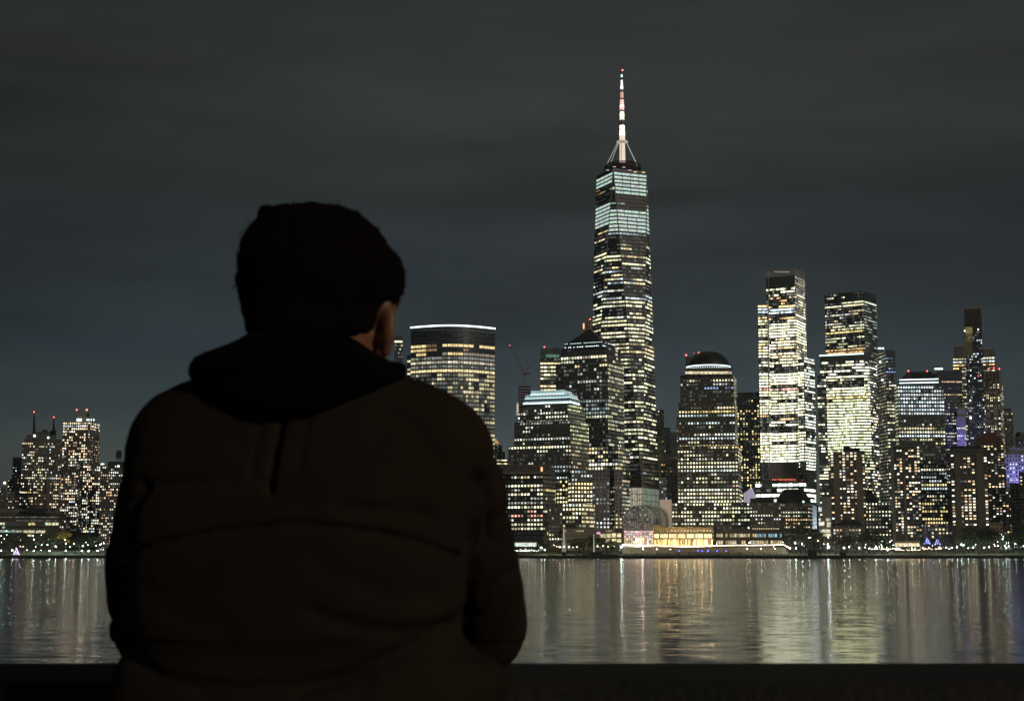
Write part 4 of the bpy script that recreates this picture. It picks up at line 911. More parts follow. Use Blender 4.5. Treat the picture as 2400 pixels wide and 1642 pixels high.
    for x0, x1, y0, y1, c in ((1918, 1932, 1222, 1231, (1, .86, .74)), (1936, 1946, 1214, 1220, (.7, .6, .42)), (1920, 1946, 1240, 1248, (.9, .85, .6)), (1938, 1947, 1223, 1234, (.8, .75, .5)), (1918, 1926, 1188, 1198, (.75, .78, .7)), (1919, 1924, 1214, 1220, (.8, .85, .6)), (1921, 1947, 1250, 1256, (.9, .85, .55))):
        pn.append(([P(x0, y1, 1639), P(x1, y1, 1639), P(x1, y0, 1639), P(x0, y0, 1639)], c, 9))
    add_panes(r3, pn, 'shop_window')
bright_tower()

def right_pair():
    W = dict(pw=4.8, ph=7.0, ww=.86, wh=.60, gain=1.4)
    b = [(687, 702, .15, .6, .3, 'cream', .7), (704, 722, .85, .85, .4, 'cream', 1.0), (722, 760, .5, .6, .5, 'mix', .7), (760, 772, .7, .6, .4, 'cream', .9), (772, 781, 1, .95, 0, 'gold', 1.15), (781, 787, .5, .5, .4, 'ice', .6), (787, 796, .6, .9, .2, 'cream', 1.1), (796, 818, .35, .5, .4, 'cream', .6), (818, 832, .8, .8, .3, 'orange', .9)]
    s = [(705, 712, .8, .9, 0, 'cream', .9), (712, 1200, .45, .7, .5, 'white', .30)]
    simple('skyscraper', 'dark glass skyscraper with a slanted top edge, second tallest of the right cluster', 1880, W, (.020, .023, .026), (.015, .019, .022), [dict(x=(1932, 2023, 2053), y=682, deep=40, b=b, s=s)])
    b = [(842, 854, .5, .6, .4, 'cream', .9), (854, 868, .45, .8, .3, 'cream', .9), (868, 880, .85, .8, .3, 'cream', 1.0), (880, 895, .65, .7, .4, 'cream', .9), (895, 905, .1, .5, .4, 'warm', .5), (905, 925, 1, .85, .4, 'cream', 1.15), (925, 934, .7, .8, .4, 'gold', .9), (934, 945, .6, .9, .3, 'green', .8), (945, 1060, .99, .93, .5, 'green', 1.05), (1060, 1100, .8, .7, .4, 'green', .5), (1100, 1240, .35, .5, .4, 'green', .6)]
    s = [(848, 890, .75, .8, .4, 'white', .8), (890, 1240, .45, .6, .4, 'mix', .65)]
    r, rs = simple('office_tower', 'square tower glowing pale green under a bright white roof line', 1720, dict(W, gain=3.2), (.028, .032, .032), (.018, .024, .024),
        [dict(x=(1921, 2024, 2036), y=829, deep=30, dy=4, b=b, s=s), dict(x=(1922, 2037, 2058), y=850, deep=30, dy=2, b=b, s=s), dict(x=(1915, 1936, 1936), y=880, deep=28, dy=0, b=[(885, 1240, .3, .5, .3, 'cream', .6)])])
    m = MB(); ft = rs[0][0]; strip_along(m, ft[0], ft[1], rs[0][1] + .3, 1.3, .5, .5); m.build('roof_light_line', emit('roof_line_green', (.75, 1, .93), 2.6), r, origin=r.location)
    m = MB(); A, B = rs[0][0][0], rs[0][0][1]; zt = rs[0][1]
    for k in range(4): strip_along(m, A, B, zt - 1.6 - k * 1.2, .25, .3, .2)
    m.build('louvre', plain('louvre_metal', (.07, .08, .085), .5, .5), r, origin=r.location)
    b = [(833, 880, .25, .6, .4, 'blue', .35), (880, 945, .45, .7, .4, 'mix', .6), (945, 1000, .5, .6, .4, 'cream', .7), (1000, 1200, .3, .5, .4, 'cream', .7)]
    r, rs = simple('office_tower', 'dark blue-black tower right of the green-glowing tower', 1600, dict(pw=5.6, ph=8, ww=.8, wh=.5), (.022, .026, .034), (.010, .013, .020),
        [dict(x=(2054, 2075, 2098), y=820, deep=30, b=b, s=[(830, 900, .2, .3, .3, 'ice', .3), (900, 1250, .15, .3, .3, 'mix', .5)])])
    m = MB()
    for x in (2060, 2064, 2070): m.ball(P(x, 816, 1602), .9)
    m.ball(P(2063, 848, 1598), 1.1); m.ball(P(2068, 890, 1598), 1.1); m.build('roof_light', emit('roof_lamp', (.7, 1, .95), 3), r, origin=P(2063, 816, 1602))
    # mansard-roofed tower
    Y = 1500; W = dict(pw=5.95, ph=8.8, ww=.68, wh=.58)
    b = [(905, 912, .9, .7, .3, 'ice', .8), (912, 922, .9, .5, .4, 'ice', .85), (922, 974, .99, .7, .3, 'ice', .8), (974, 984, .02, .3, .1, 'ice', .5), (984, 1000, .15, .4, .5, 'white', .5), (1000, 1010, .55, .6, .5, 'warm', .6), (1010, 1020, 1, .8, .2, 'cream', .9), (1020, 1028, .98, .7, .2, 'ice', .95), (1028, 1036, .4, .5, .5, 'cream', .5), (1036, 1060, .6, .5, .3, 'gold', .75), (1060, 1090, .25, .4, .5, 'cream', .6), (1090, 1106, .85, .4, .4, 'cream', .75), (1106, 1130, .5, .4, .5, 'ice', .5), (1132, 1141, 1, .9, 0, 'gold', .95), (1141, 1149, .8, .5, .4, 'ice', .7), (1149, 1176, .25, .4, .4, 'cream', .6), (1176, 1230, .5, .4, .3, 'gold', .8)]
    r, rs = simple('office_tower', 'tower with a black mansard roof and two rows of white-lit eaves', Y, W, (.040, .040, .036), (.010, .011, .013), [dict(x=(2096, 2103, 2212), y=903, deep=46, s=[(905, 1240, .9, .9, 0, 'green', .35)], b=b)])
    cu = plain('mansard_copper', (.020, .026, .026), .5, var=.4)
    m = MB(); base, _ = foot(2104, 2104, 2206, 903, Y + 3, 36); mid, _ = foot(2108, 2108, 2200, 888, Y + 6, 30); top, _ = foot(2128, 2128, 2182, 871, Y + 16, 18)
    m.loft([[Vector((p.x, p.y, z)) for p in f] for f, z in ((base, ZP(904, Y)), (mid, ZP(889, Y + 6)), (top, ZP(871, Y + 16)))]); m.build('mansard_roof', cu, r, origin=(base[0].x, Y, ZP(904, Y)))
    for y, nm, f in ((889, 'eave_light', 3), (896.5, 'eave_light', 0)):
        m = MB(); ft, _ = foot(2108, 2108, 2199, y, Y + f, 30)
        for i in range(40): p = ft[0].lerp(ft[1], (i + .5) / 40); m.ball((p.x, p.y - .6, ZP(y, Y + f)), .5, 6, 4)
        strip_along(m, ft[0], ft[1], ZP(y, Y + f), .35, .2, .2); m.build(nm, emit('ice_dot', (.78, .95, 1), 3.2), r, origin=(ft[0].x, Y, ZP(y, Y)))
    beacon(r, 2129, 869, Y + 16, .8); beacon(r, 2173, 869.5, Y + 16, .8)
    # dark curved tower behind
    b = [(888, 897, .6, .8, .2, 'orange', .8), (905, 912, .15, .6, .2, 'red', .7), (918, 930, .95, .95, .1, 'gold', .75), (930, 1150, .42, .6, .5, 'cream', .55)]
    r, rs = simple('office_tower', 'dark blue glass tower with rows of amber dots behind the mansard-roofed tower', 1650, dict(pw=4.4, ph=7.6, ww=.7, wh=.42), (.022, .026, .036), (.010, .013, .020), [dict(x=(2180, 2206, 2254), y=868, deep=36, s=[(880, 1150, .2, .5, .3, 'cream', .5)], b=b)])
    m = MB()
    for x in (2192, 2196, 2200, 2204, 2208): m.ball(P(x, 864, 1652), .9)
    m.build('roof_light', emit('roof_lamp', (.7, 1, .95), 3), r, origin=P(2200, 864, 1652))
right_pair()

def far_right():
    # slim frame tower
    Y = 1650; b = [(775, 790, .3, .3, .3, 'ice', .9), (790, 1160, .18, .3, .3, 'ice', .7)]
    r, rs = simple('skyscraper', 'very slim dark tower with an open framed top, tallest at the right edge', Y, dict(pw=4.2, ph=6.4, ww=.7, wh=.6), (.022, .022, .022), (.010, .012, .013), [dict(x=(2259, 2259, 2300), y=738, deep=22, b=b)])
    fr = plain('frame_bronze', (.16, .14, .12), .5); m = MB()
    for x in (2258.5, 2297.5, 2301): 
        m.tube([P(x, 719, Y - .6), P(x + (2 if x < 2280 else -1), 1050, Y - .6)], .55, 4)
    m.tube([P(2258, 719, Y - .6), P(2301, 719, Y - .6)], .5, 4)
    for k in range(3): m.tube([P(2259, 721 + k * 2.5, Y + 14), P(2300, 721 + k * 2.5, Y + 14)], .5, 4)
    m.tube([P(2259, 719, Y - .6), P(2260, 722, Y + 14)], .5, 4); m.tube([P(2300, 719, Y - .6), P(2300, 722, Y + 14)], .5, 4)
    m.build('crown_frame', fr, r, origin=P(2280, 738, Y))
    m = MB(); ft, _ = foot(2260, 2260, 2299, 724, Y + 2, 16); m.loft([[Vector((p.x, p.y, z)) for p in ft] for z in (ZP(739, Y), ZP(723, Y))]); m.build('plant_room', plain('plant_brown', (.075, .065, .058), .8), r, origin=P(2280, 738, Y))
    m = MB()
    for i, (y0, y1, v) in enumerate(((766, 782, .17), (784, 790, .08), (791, 800, .06), (800, 834, .03))): m.face([P(2262, y1, Y - .3), P(2279, y1, Y - .3), P(2279, y0, Y - .3), P(2262, y0, Y - .3)], col=(v, v * .85, v * .3))
    m.build('window', GLOW, r, origin=P(2270, 780, Y))
    m = MB(); m.ball(P(2261, 775, Y - 1), .8); m.ball(P(2292.5, 772, Y - 1), .9); m.ball(P(2274, 938, Y - 1), .9); m.ball(P(2275, 979, Y - 1), 1.2); m.build('facade_light', emit('roof_lamp', (.7, 1, .95), 3), r, origin=P(2280, 800, Y)); beacon(r, 2292.5, 881, Y - 1, .5)
    # wide block behind it, seen on both sides
    b = [(835, 842, .8, .6, .2, 'cream', .9), (842, 850, .9, .8, .2, 'ice', .9), (850, 866, .85, .7, .3, 'orange', .9), (866, 960, .85, .6, .3, 'cream', .9), (960, 1200, .5, .5, .3, 'cream', .7)]
    r, rs = simple('office_tower', 'wide tower with a finned crown, half hidden by the slim framed tower', 1820, dict(pw=7, ph=7.6, ww=.85, wh=.5), (.06, .06, .058), (.02, .023, .025), [dict(x=(2233, 2233, 2331), y=836, deep=30, b=b)])
    roofbox(r, 2233, 2262, 811, 837, 1821, 26, 'crown_screen', plain('screen_grey', (.12, .12, .12), .7)); roofbox(r, 2301, 2331, 816, 854, 1817, 22, 'crown_screen', plain('screen_grey', (.12, .12, .12), .7))
    m = MB(); 
    for k in range(7): m.tube([P(2302 + k * 4.6, 853, 1815.5), P(2303.5 + k * 4.5, 815 + k * .4, 1815.5)], .3, 4)
    m.tube([P(2301, 814, 1815.5), P(2331, 818, 1815.5)], .35, 4); m.tube([P(2301, 852, 1815.5), P(2331, 854, 1815.5)], .45, 4); m.tube([P(2233, 811, 1819.5), P(2260, 811, 1819.5)], .3, 4); m.tube([P(2233.4, 811, 1819.5), P(2233.4, 870, 1819.5)], .3, 4)
    m.build('fin', plain('fin_pale', (.36, .34, .31), .5), r, origin=P(2316, 853, 1815))
    # beige tower with red lamps
    b = [(895, 1040, .42, .5, .3, 'warm', .95), (1040, 1200, .3, .4, .3, 'warm', .9)]
    r, rs = simple('stone_tower', 'beige ribbed tower with red lamps on its roof and three square openings', 1720, dict(pw=8.2, ph=6.1, ww=.62, wh=.7), (.14, .13, .105), GLS, [dict(x=(2300, 2342, 2349), y=868, deep=24, b=b, s=[(900, 1100, .3, .4, .3, 'mix', .5)], W=dict(top=4))])
    m = MB()
    for x in (2313, 2322, 2331): m.box(P(x, 884, 1718.6), (2.9, .4, 4.2))
    m.build('opening', ROOF, r, origin=P(2322, 884, 1718)); m = MB()
    for x in (2303.5, 2309, 2317.5, 2326.5, 2335.5, 2341): p = P(x, 1000, 1719); m.box((p.x - .4, 1718.4, (ZP(880, 1719) + 20) / 2 + 30), (.8, .7, ZP(880, 1719) - 80))
    m.build('pilaster', plain('beige_stone', (.17, .14, .11), .8), r, origin=r.location)
    for x, y in ((2317, 864), (2329, 862), (2342, 864)): beacon(r, x, y, 1722, .9)
    simple('stone_tower', 'plain dark brown tower standing alone near the right edge', 1900, dict(pw=5, ph=7, ww=.5, wh=.5), (.075, .07, .062), GLS, [dict(x=(2349, 2374, 2374), y=966, deep=24, b=[(968, 975, .4, .7, .2, 'orange', .7), (980, 1130, .06, .3, .4, 'warm', .5)]), dict(x=(2350, 2370, 2370), y=957, deep=20, dy=2)])
    # violet-lit stone towers
    vio = plain('violet_lit', (.1, .1, .1)); 
    def violet(name, lab, Y, tiers, wcol, W, cat):
        r, rs = simple(name, lab, Y, W, wcol, GLS, tiers, cat=cat)
        sp = bpy.data.lights.new('floodlight', 'AREA'); return r, rs
    Wv = dict(pw=4.6, ph=6.0, ww=.5, wh=.55)
    r, rs = simple('stone_tower', 'slender stone tower bathed in violet light beside the slim framed tower', 1638, Wv, (.20, .20, .21), GLS, [dict(x=(2241, 2263, 2263), y=976, deep=18, b=[(998, 1006, .7, .5, .2, 'cream', .8), (1018, 1026, 1, .8, 0, 'ice', .9), (1006, 1150, .2, .4, .2, 'cream', .6)]), dict(x=(2243, 2262, 2262), y=958, deep=14, dy=2, yb=978), dict(x=(2247, 2260, 2260), y=951, deep=10, dy=4, yb=960)])
    flood((kx(2252, 1000) * 1612, 1612, ZP(1060, 1612)), (kx(2252, 980) * 1638, 1640, ZP(1000, 1638)), 30, (.30, .26, 1), 60000)
    r, rs = simple('stone_building', 'broad stone block bathed in violet light at the right edge', 1700, Wv, (.20, .20, .21), GLS, [dict(x=(2357, 2420, 2420), y=1064, deep=24, b=[(1066, 1128, .55, .4, .2, 'ice', 1.0)], W=dict(pw=7, ph=9.2, ww=.45, wh=.45)), dict(x=(2366, 2420, 2420), y=1048, deep=18, dy=3)], cat='building')
    flood((kx(2385, 1100) * 1675, 1675, ZP(1135, 1675)), (kx(2385, 1080) * 1700, 1702, ZP(1085, 1700)), 36, (.30, .26, 1), 62000)
    r, rs = simple('stone_tower', 'round-topped dark tower rising behind the violet-lit block', 1850, Wv, (.05, .05, .06), GLS, [dict(x=(2378, 2420, 2420), y=1022, deep=20, b=[(1022, 1050, .2, .2, .2, 'blue', .5)])])
    m = MB(); c = P(2392, 1030, 1860); m.tube([(c.x, 1862, ZP(1035, 1860)), (c.x, 1862, ZP(1015, 1860))], 5, 16); m.tube([(c.x, 1862, ZP(1015, 1860)), (c.x, 1862, ZP(1012, 1860))], 3.4, 16); m.build('drum', plain('drum_slate', (.05, .055, .055), .5), r, origin=c)
def flood(loc, target, size, col, power):
    d = bpy.data.lights.new('floodlight', 'SPOT'); d.energy = power; d.color = col; d.spot_size = R(110); d.spot_blend = 1; d.shadow_soft_size = 1
    o = bpy.data.objects.new('floodlight', d); COL.objects.link(o); o.location = loc
    o.rotation_euler = (Vector(target) - Vector(loc)).to_track_quat('-Z', 'Y').to_euler()
far_right()

def waterfront_towers():
    def slab_tower(label, Y, xl, xr, y, blanks, W, bands, pent=None, sidew=None, wall=(.050, .040, .030), yb=None):
        n = max(1, round((xr - xl) / W['pw']))
        def skip(i, j, n_): f = (i + .5) / n_; return any(a <= f <= b_ for a, b_ in blanks)
        r, rs = simple('apartment_tower', label, Y, W, wall, (.006, .006, .007), [dict(x=(xl, xl, xr), y=y, deep=24, b=bands, skip=skip)])
        ft, zt = rs[0]; A, B = ft[0], ft[1]; nr = Vector(((B - A).y, -(B - A).x)).normalized(); nr = nr if nr.y < 0 else -nr
        for a, b_ in blanks:
            m = MB(); p, q = A.lerp(B, a) , A.lerp(B, b_); m.loft([[Vector((v.x, v.y, z)) for v in (p + nr * .7, q + nr * .7, q - nr * .3, p - nr * .3)] for z in (GZ, zt - 4)]); m.build('blank_panel', plain('panel_concrete_%d' % int(Y % 3), (.115, .098, .078), .9, var=.15), r, origin=(p.x, p.y, GZ))
        return r, rs
    W = dict(pw=9.0, ph=6.9, ww=.66, wh=.55)
    b = [(1060, 1085, .55, .2, .1, 'res', 1.15), (1085, 1215, .5, .2, .12, 'res', 1.15)]
    r, rs = slab_tower('nearest left concrete apartment tower with blank side panels and a low stepped penthouse', 1385, 1945, 2027, 1058, [(.09, .27), (.74, .93)], W, b)
    roofbox(r, 1976, 2015, 1049, 1059, 1388, 14); roofbox(r, 1976, 1992, 1044, 1050, 1389, 8); roofbox(r, 2010, 2026, 1055, 1059, 1387, 8)
    b = [(1048, 1140, .36, .2, .12, 'res', 1.1), (1140, 1262, .45, .2, .2, 'res', 1.05)]
    r, rs = slab_tower('middle waterfront apartment tower with a glowing yellow lobby', 1372, 2093, 2155, 1045, [(.36, .44), (.0, .03)], dict(pw=6.9, ph=6.85, ww=.78, wh=.6), b, wall=(.030, .025, .020))
    m = MB()
    for k in range(7): x = 2098 + k * 8.2; m.face([PF(x, 1280, 1370.5, 2093, 2155), PF(x + 7.4, 1280, 1370.5, 2093, 2155), PF(x + 7.4, 1272, 1370.5, 2093, 2155), PF(x, 1272, 1370.5, 2093, 2155)], col=(1, .84, .46))
    m.build('lobby_window', GLOW, r, origin=P(2120, 1275, 1370)); roofbox(r, 2093, 2156, 1267, 1271, 1371, 6, 'canopy', plain('canopy_pale', (.2, .17, .12), .8))
    roofbox(r, 2086, 2093.5, 1051, 1300, 1374, 16, 'side_wing', plain('side_wing', (.12, .11, .09), .8))
    b = [(1066, 1160, .42, .2, .1, 'res', 1.15), (1160, 1235, .58, .25, .15, 'res', 1.1)]
    r, rs = slab_tower('right waterfront apartment tower with two broad blank concrete panels', 1378, 2226, 2313, 1050, [(.11, .27), (.70, .87)], dict(pw=9.4, ph=6.7, ww=.66, wh=.55), b)
    roofbox(r, 2228, 2300, 1044, 1051, 1381, 14)
    b = [(1022, 1040, .0, .2, .1, 'res', 1), (1038, 1060, .5, .3, .1, 'gold', 1.0), (1060, 1215, .30, .2, .2, 'res', 1.05), (1215, 1250, .05, .3, .2, 'res', .8)]
    r, rs = simple('apartment_tower', 'brown brick tower with a stepped penthouse, rising behind the right waterfront tower', 1440, dict(pw=7.6, ph=6.3, ww=.62, wh=.52), (.055, .040, .026), (.008, .008, .008), [dict(x=(2281, 2352, 2352), y=1036, deep=26, b=b)])
    roofbox(r, 2288, 2346, 1022, 1037, 1444, 16, mat=plain('pent_brown', (.12, .065, .035), .8)); roofbox(r, 2300, 2334, 1014, 1024, 1446, 10, mat=plain('pent_brown', (.12, .065, .035), .8))
    m = MB(); p = P(2350, 1150, 1438); m.box((p.x, 1438.6, 46), (2.4, 1.2, 88)); m.build('pilaster', plain('brick_strip', (.20, .13, .08), .8), r, origin=r.location)
    simple('brick_building', 'dark red brick block cut off by the right edge, lit windows in pairs', 1400, dict(pw=8, ph=7.6, ww=.6, wh=.5), (.05, .022, .015), GLS, [dict(x=(2356, 2470, 2470), y=1150, deep=26, b=[(1150, 1215, .4, .3, .1, 'res', 1.15), (1215, 1260, .12, .3, .1, 'res', 1)]), dict(x=(2366, 2400, 2400), y=1132, deep=18, dy=3)], cat='building')
    simple('brick_building', 'black stepped block at the very right edge, red lamp on it', 1390, dict(pw=9, ph=8, ww=.5, wh=.4), (.014, .012, .011), GLS, [dict(x=(2388, 2520, 2520), y=1105, deep=26, b=[(1110, 1260, .12, .2, .1, 'res', .9)])], cat='building')
    # low blocks
    simple('low_building', 'low violet-grey building between the middle and right waterfront towers', 1392, dict(pw=7.8, ph=8.5, ww=.55, wh=.5), (.085, .082, .115), GLS, [dict(x=(2156, 2232, 2232), y=1227, deep=20, b=[(1230, 1262, .35, .4, .3, 'warm', .8)])], cat='building')
    simple('low_building', 'low tan arcade building in front of the brown brick tower', 1390, dict(pw=8, ph=9, ww=.6, wh=.35), (.17, .12, .08), GLS, [dict(x=(2315, 2350, 2350), y=1224, deep=14, b=[])], cat='building')
    # dark roofed block beside the nearest left tower
    b = [(1180, 1200, .75, .4, .3, 'cream', .95), (1200, 1225, .6, .4, .3, 'cream', .8), (1225, 1265, .35, .4, .4, 'cream', .75)]
    r, rs = simple('office_building', 'low block with a dark half-hipped roof right of the nearest left apartment tower', 1440, dict(pw=7.6, ph=8.9, ww=.45, wh=.5), (.05, .047, .040), GLS, [dict(x=(2027, 2088, 2088), y=1176, deep=30, b=b)], cat='building')
    m = MB(); base, _ = foot(2000, 2000, 2060, 1177, 1441, 26); top, _ = foot(2008, 2008, 2037, 1147, 1450, 10); mid, _ = foot(2004, 2004, 2050, 1158, 1445, 20)
    m.loft([[Vector((p.x, p.y, z)) for p in f] for f, z in ((base, ZP(1177, 1441)), (mid, ZP(1160, 1445)), (top, ZP(1146.5, 1450)))]); m.build('roof', plain('mansard_copper', (.020, .026, .026), .5, var=.4), r, origin=P(2040, 1177, 1441))
    # small hipped-roof building at the shore
    Y = 1350; r, rs = simple('low_building', 'small shore building with a dark hipped roof before the nearest left tower', Y, dict(pw=7.5, ph=7, ww=.5, wh=.5), (.085, .065, .045), GLS, [dict(x=(1952, 2018, 2018), y=1231, deep=16, b=[(1236, 1275, .36, .3, .2, 'res', .9)])], cat='building')
    m = MB(); base, _ = foot(1945, 1945, 2023, 1231, Y - 2, 20); top, _ = foot(1976, 1976, 2014, 1222, Y + 5, 8)
    m.loft([[Vector((p.x, p.y, z)) for p in f] for f, z in ((base, ZP(1231.5, Y - 2)), (top, ZP(1222, Y + 5)))]); m.build('roof', ROOF, r, origin=P(1984, 1231, Y)); roofbox(r, 1977, 2013, 1217, 1224, Y + 4, 8)
    # domed-roof low pair
    Y = 1420
    b = [(1180, 1192, .2, .5, .5, 'dimc', .6), (1192, 1212, .7, .4, .4, 'mix', .85), (1212, 1222, .75, .4, .3, 'ice', .8), (1222, 1236, .7, .4, .4, 'cream', .8), (1246, 1256, .9, .8, .3, 'ice', .75), (1260, 1272, .85, .6, .3, 'gold', .8), (1236, 1246, .9, .8, .1, 'warm', .6)]
    simple('office_building', 'low brown block with a flat black penthouse right of the domed tower', Y, dict(pw=6.1, ph=8.6, ww=.5, wh=.45), (.065, .057, .043), GLS, [dict(x=(1757, 1830, 1830), y=1177, deep=30, b=b)], cat='building')
    roofbox(bpy.data.objects['office_building'], 0, 1, 1, 1, 1, 1) if False else None
    b2 = [(1180, 1192, .25, .5, .4, 'dimc', .6), (1198, 1208, .97, .8, .1, 'cream', 1.0), (1208, 1216, .7, .5, .3, 'cream', .7), (1216, 1226, .6, .8, .3, 'orange', .9), (1226, 1240, .5, .4, .4, 'cream', .8), (1245, 1256, .6, .5, .3, 'gold', 1.0)]
    r, rs = simple('office_building', 'low brown block under a black faceted octagonal roof', Y - 6, dict(pw=6.0, ph=8.6, ww=.5, wh=.45), (.065, .057, .043), GLS, [dict(x=(1828, 1898, 1904), y=1178, deep=30, b=b2, s=[(1185, 1240, .3, .3, .3, 'red', .5)])], cat='building')
    cx = kx(1860, 1160) * (Y + 12); cy = Y + 14; s_ = (Y + 12) / F; m = MB()
    m.loft([[Vector((cx + q * s_ * math.cos(a), cy + q * s_ * math.sin(a), ZP(y, Y + 12))) for a in [2 * math.pi * (k + .5) / 8 for k in range(8)]] for q, y in ((40, 1180), (40, 1171), (37, 1166), (29, 1153), (21, 1146))]); m.build('faceted_roof', plain('mansard_copper', (.020, .026, .026), .5, var=.4), r, origin=(cx, cy, ZP(1180, Y)))
    m = MB(); m.ball(P(1883, 1175, Y - 8), .8); m.build('roof_light', emit('roof_lamp', (.7, 1, .95), 3), r, origin=P(1883, 1175, Y - 8))
waterfront_towers()
def penthouse_black():
    for o in COL.objects:
        if o.get('label', '').startswith('low brown block with a flat'): roofbox(o, 1758, 1814, 1167, 1179, 1424, 16)
penthouse_black()

def hidden_middle():
    W = dict(pw=6, ph=7.4, ww=.6, wh=.5); rr = random.Random(17)
    for x0, x1, y, Y, wall, lab in ((300, 390, 1130, 1520, BROWN, 'brown block right of the water-tank block, mostly behind the person'), (380, 470, 1090, 1600, GREY, 'grey tower block behind the left side of the back of the person'), (480, 590, 1140, 1480, DARK, 'dark office block behind the middle of the back of the person'), (575, 680, 1060, 1650, BROWN, 'tall brown block behind the spine of the person'), (690, 800, 1120, 1500, GREY, 'grey office block behind the right side of the back of the person'), (790, 940, 1085, 1580, DARK, 'broad dark block left of the curved glass tower, behind the person')):
        simple('office_building', lab, Y, dict(W, gain=1.2), wall, GLS, [dict(x=(x0, x1, x1), y=y, deep=34, b=[(y + 6, 1285, .4, .5, .3, 'mix', .9)])], cat='building', most=0)
hidden_middle()
# ------------------------------------------------------------------ the glass vault hall and its right wing
def glass_vault():
    Y = 1395; r = BLD('glass_vault_hall', 'big arched glass hall glowing pink and gold at its base, on the waterfront plaza', Y, 1496, 'building')
    s_ = Y / F; x0, x1 = kx(1462, 1230) * Y, kx(1531, 1230) * Y; cx, rad = (x0 + x1) / 2, (x1 - x0) / 2
    zs = ZP(1184, Y) - rad; base = GZ
    steel = plain('vault_steel_lit', (.34, .35, .34), .5, .2)  # rib colour made brighter, as if lit from inside the hall
    def arc(R_, c, Yp, n=24, drop=0): return [Vector((c, Yp, base))] * 0 + [Vector((c + R_ * math.cos(a), Yp, zs - drop + R_ * math.sin(a))) for a in [math.pi * k / n for k in range(n + 1)]]
    dx = 11.0 / 38
    # barrel glass in stepped tiers running back and to the right
    gl, gn, gL, gB = newmat('vault_glass'); gB.inputs['Base Color'].default_value = (.05, .06, .065, 1); gB.inputs['Roughness'].default_value = .12
    gB.inputs['Alpha'].default_value = .55
    m = MB(); st = MB(); d0 = 0
    for k, (dep, rr) in enumerate(((0, 1.0), (8, 1.0), (8.2, 1.05), (16, 1.05), (16.2, 1.0), (30, .98))): pass
    secs = [(0, 1.0), (9, 1.0), (9.1, 1.055), (18, 1.055), (18.1, 1.0), (34, 1.0), (34.1, .9), (42, .9)]
    rings = []
    for dep, rr in secs:
        a = arc(rad * rr, cx + dx * dep * 1.6, Y + dep); rings.append([Vector((a[0].x, a[0].y, base))] + a + [Vector((a[-1].x, a[-1].y, base))])
    for i in range(len(rings) - 1):
        for j in range(len(rings[0]) - 1): m.face([rings[i][j], rings[i + 1][j], rings[i + 1][j + 1], rings[i][j + 1]])
    m.build('vault_glazing', gl, r, origin=r.location)
    for dep in (0, 3, 6, 9, 12, 15, 18, 22, 26, 30, 34, 38, 42):
        rr = 1.005 if not 9 <= dep < 18 else 1.06
        a = arc(rad * rr, cx + dx * dep * 1.6, Y + dep); st.tube([Vector((a[0].x, a[0].y, base))] + a + [Vector((a[-1].x, a[-1].y, base))], .3 if dep else .5, 4)
    for j in range(2, 24, 2):
        a = math.pi * j / 24; st.tube([Vector((cx + dx * d * 1.6 + rad * rr * math.cos(a), Y + d, zs + rad * rr * math.sin(a))) for d, rr in secs], .16, 4)
    st.build('rib', steel, r, origin=r.location)
    # front wall grid, lit from inside
    pn = []; fm = MB(); n = 13; w_ = 2 * rad / n; rr = random.Random(4)
    for i in range(n):
        xa = cx - rad + i * w_; xm = xa + w_ / 2; ztop = zs + math.sqrt(max(0, rad ** 2 - (xm - cx) ** 2)); z = base + .4; j = 0
        while z + 2.0 < ztop:
            py = topx(Vector((xm, Y, z + 1)))[1]
            if py > 1262: c, v = rr.choice([(1, .78, .35), (1, .6, .5), (1, .85, .5), (.7, .8, 1)]), rr.uniform(1.2, 3.2) if 4 < i < 9 else rr.uniform(.3, 1.6)
            elif py > 1240: c, v = rr.choice([(1, .62, .62), (1, .7, .6), (1, .55, .75), (1, .85, .7)]), rr.uniform(.4, 1.3)
            elif py > 1224: c, v = rr.choice([(.85, .65, .65), (.8, .72, .62), (.6, .6, .66)]), rr.uniform(.05, .2)
            else: c, v = rr.choice([(.7, .8, .8), (.9, .75, .7), (.6, .75, .7), (.95, .8, .6)]), rr.uniform(.01, .16) + (.25 if rr.random() < .1 else 0)
            pn.append(([Vector((xa + .2, Y - .1, z + .15)), Vector((xa + w_ - .2, Y - .1, z + .15)), Vector((xa + w_ - .2, Y - .1, z + 1.95)), Vector((xa + .2, Y - .1, z + 1.95))], tuple(q * v for q in c), 4 + v)); z += 2.1; j += 1
        if i: fm.tube([(xa, Y - .25, base), (xa, Y - .25, zs + math.sqrt(max(0, rad ** 2 - (xa - cx) ** 2)))], .13, 4)
    for k in range(14):
        z = base + 2.45 + k * 2.1; hw = rad if z < zs else math.sqrt(max(0, rad ** 2 - (z - zs) ** 2))
        if hw > 1: fm.tube([(cx - hw, Y - .25, z), (cx + hw, Y - .25, z)], .09, 4)
    fm.build('front_frame', steel, r, origin=r.location); add_panes(r, pn, 'front_pane')
    ld = bpy.data.lights.new('hall_fill', 'POINT'); ld.energy = 26000; ld.color = (1, .66, .60); ld.shadow_soft_size = 1.5  # added point light that brightens the ribs from within
    lo = bpy.data.objects.new('hall_fill', ld); COL.objects.link(lo); lo.location = (cx + 4, Y + 12, 15)
    # right wing: gold-lit restaurants under a pale cornice
    stone = plain('tan_stone', (.15, .12, .075), .8, scale=.1)
    Yw = 1392; r = BLD('pavilion_wing', 'long pale stone wing with bright golden restaurant windows right of the glass vault', Yw, 1600, 'building')
    def slab(m, xl, xr, yt, yb, Yf, d=24):
        ft, _ = foot(xl, xl, xr, yt, Yf, d); zt, zb = ZP(yt, Yf), max(GZ, ZP(yb, Yf)); m.loft([[Vector((p.x, p.y, z)) for p in ft] for z in (zb, zt)])
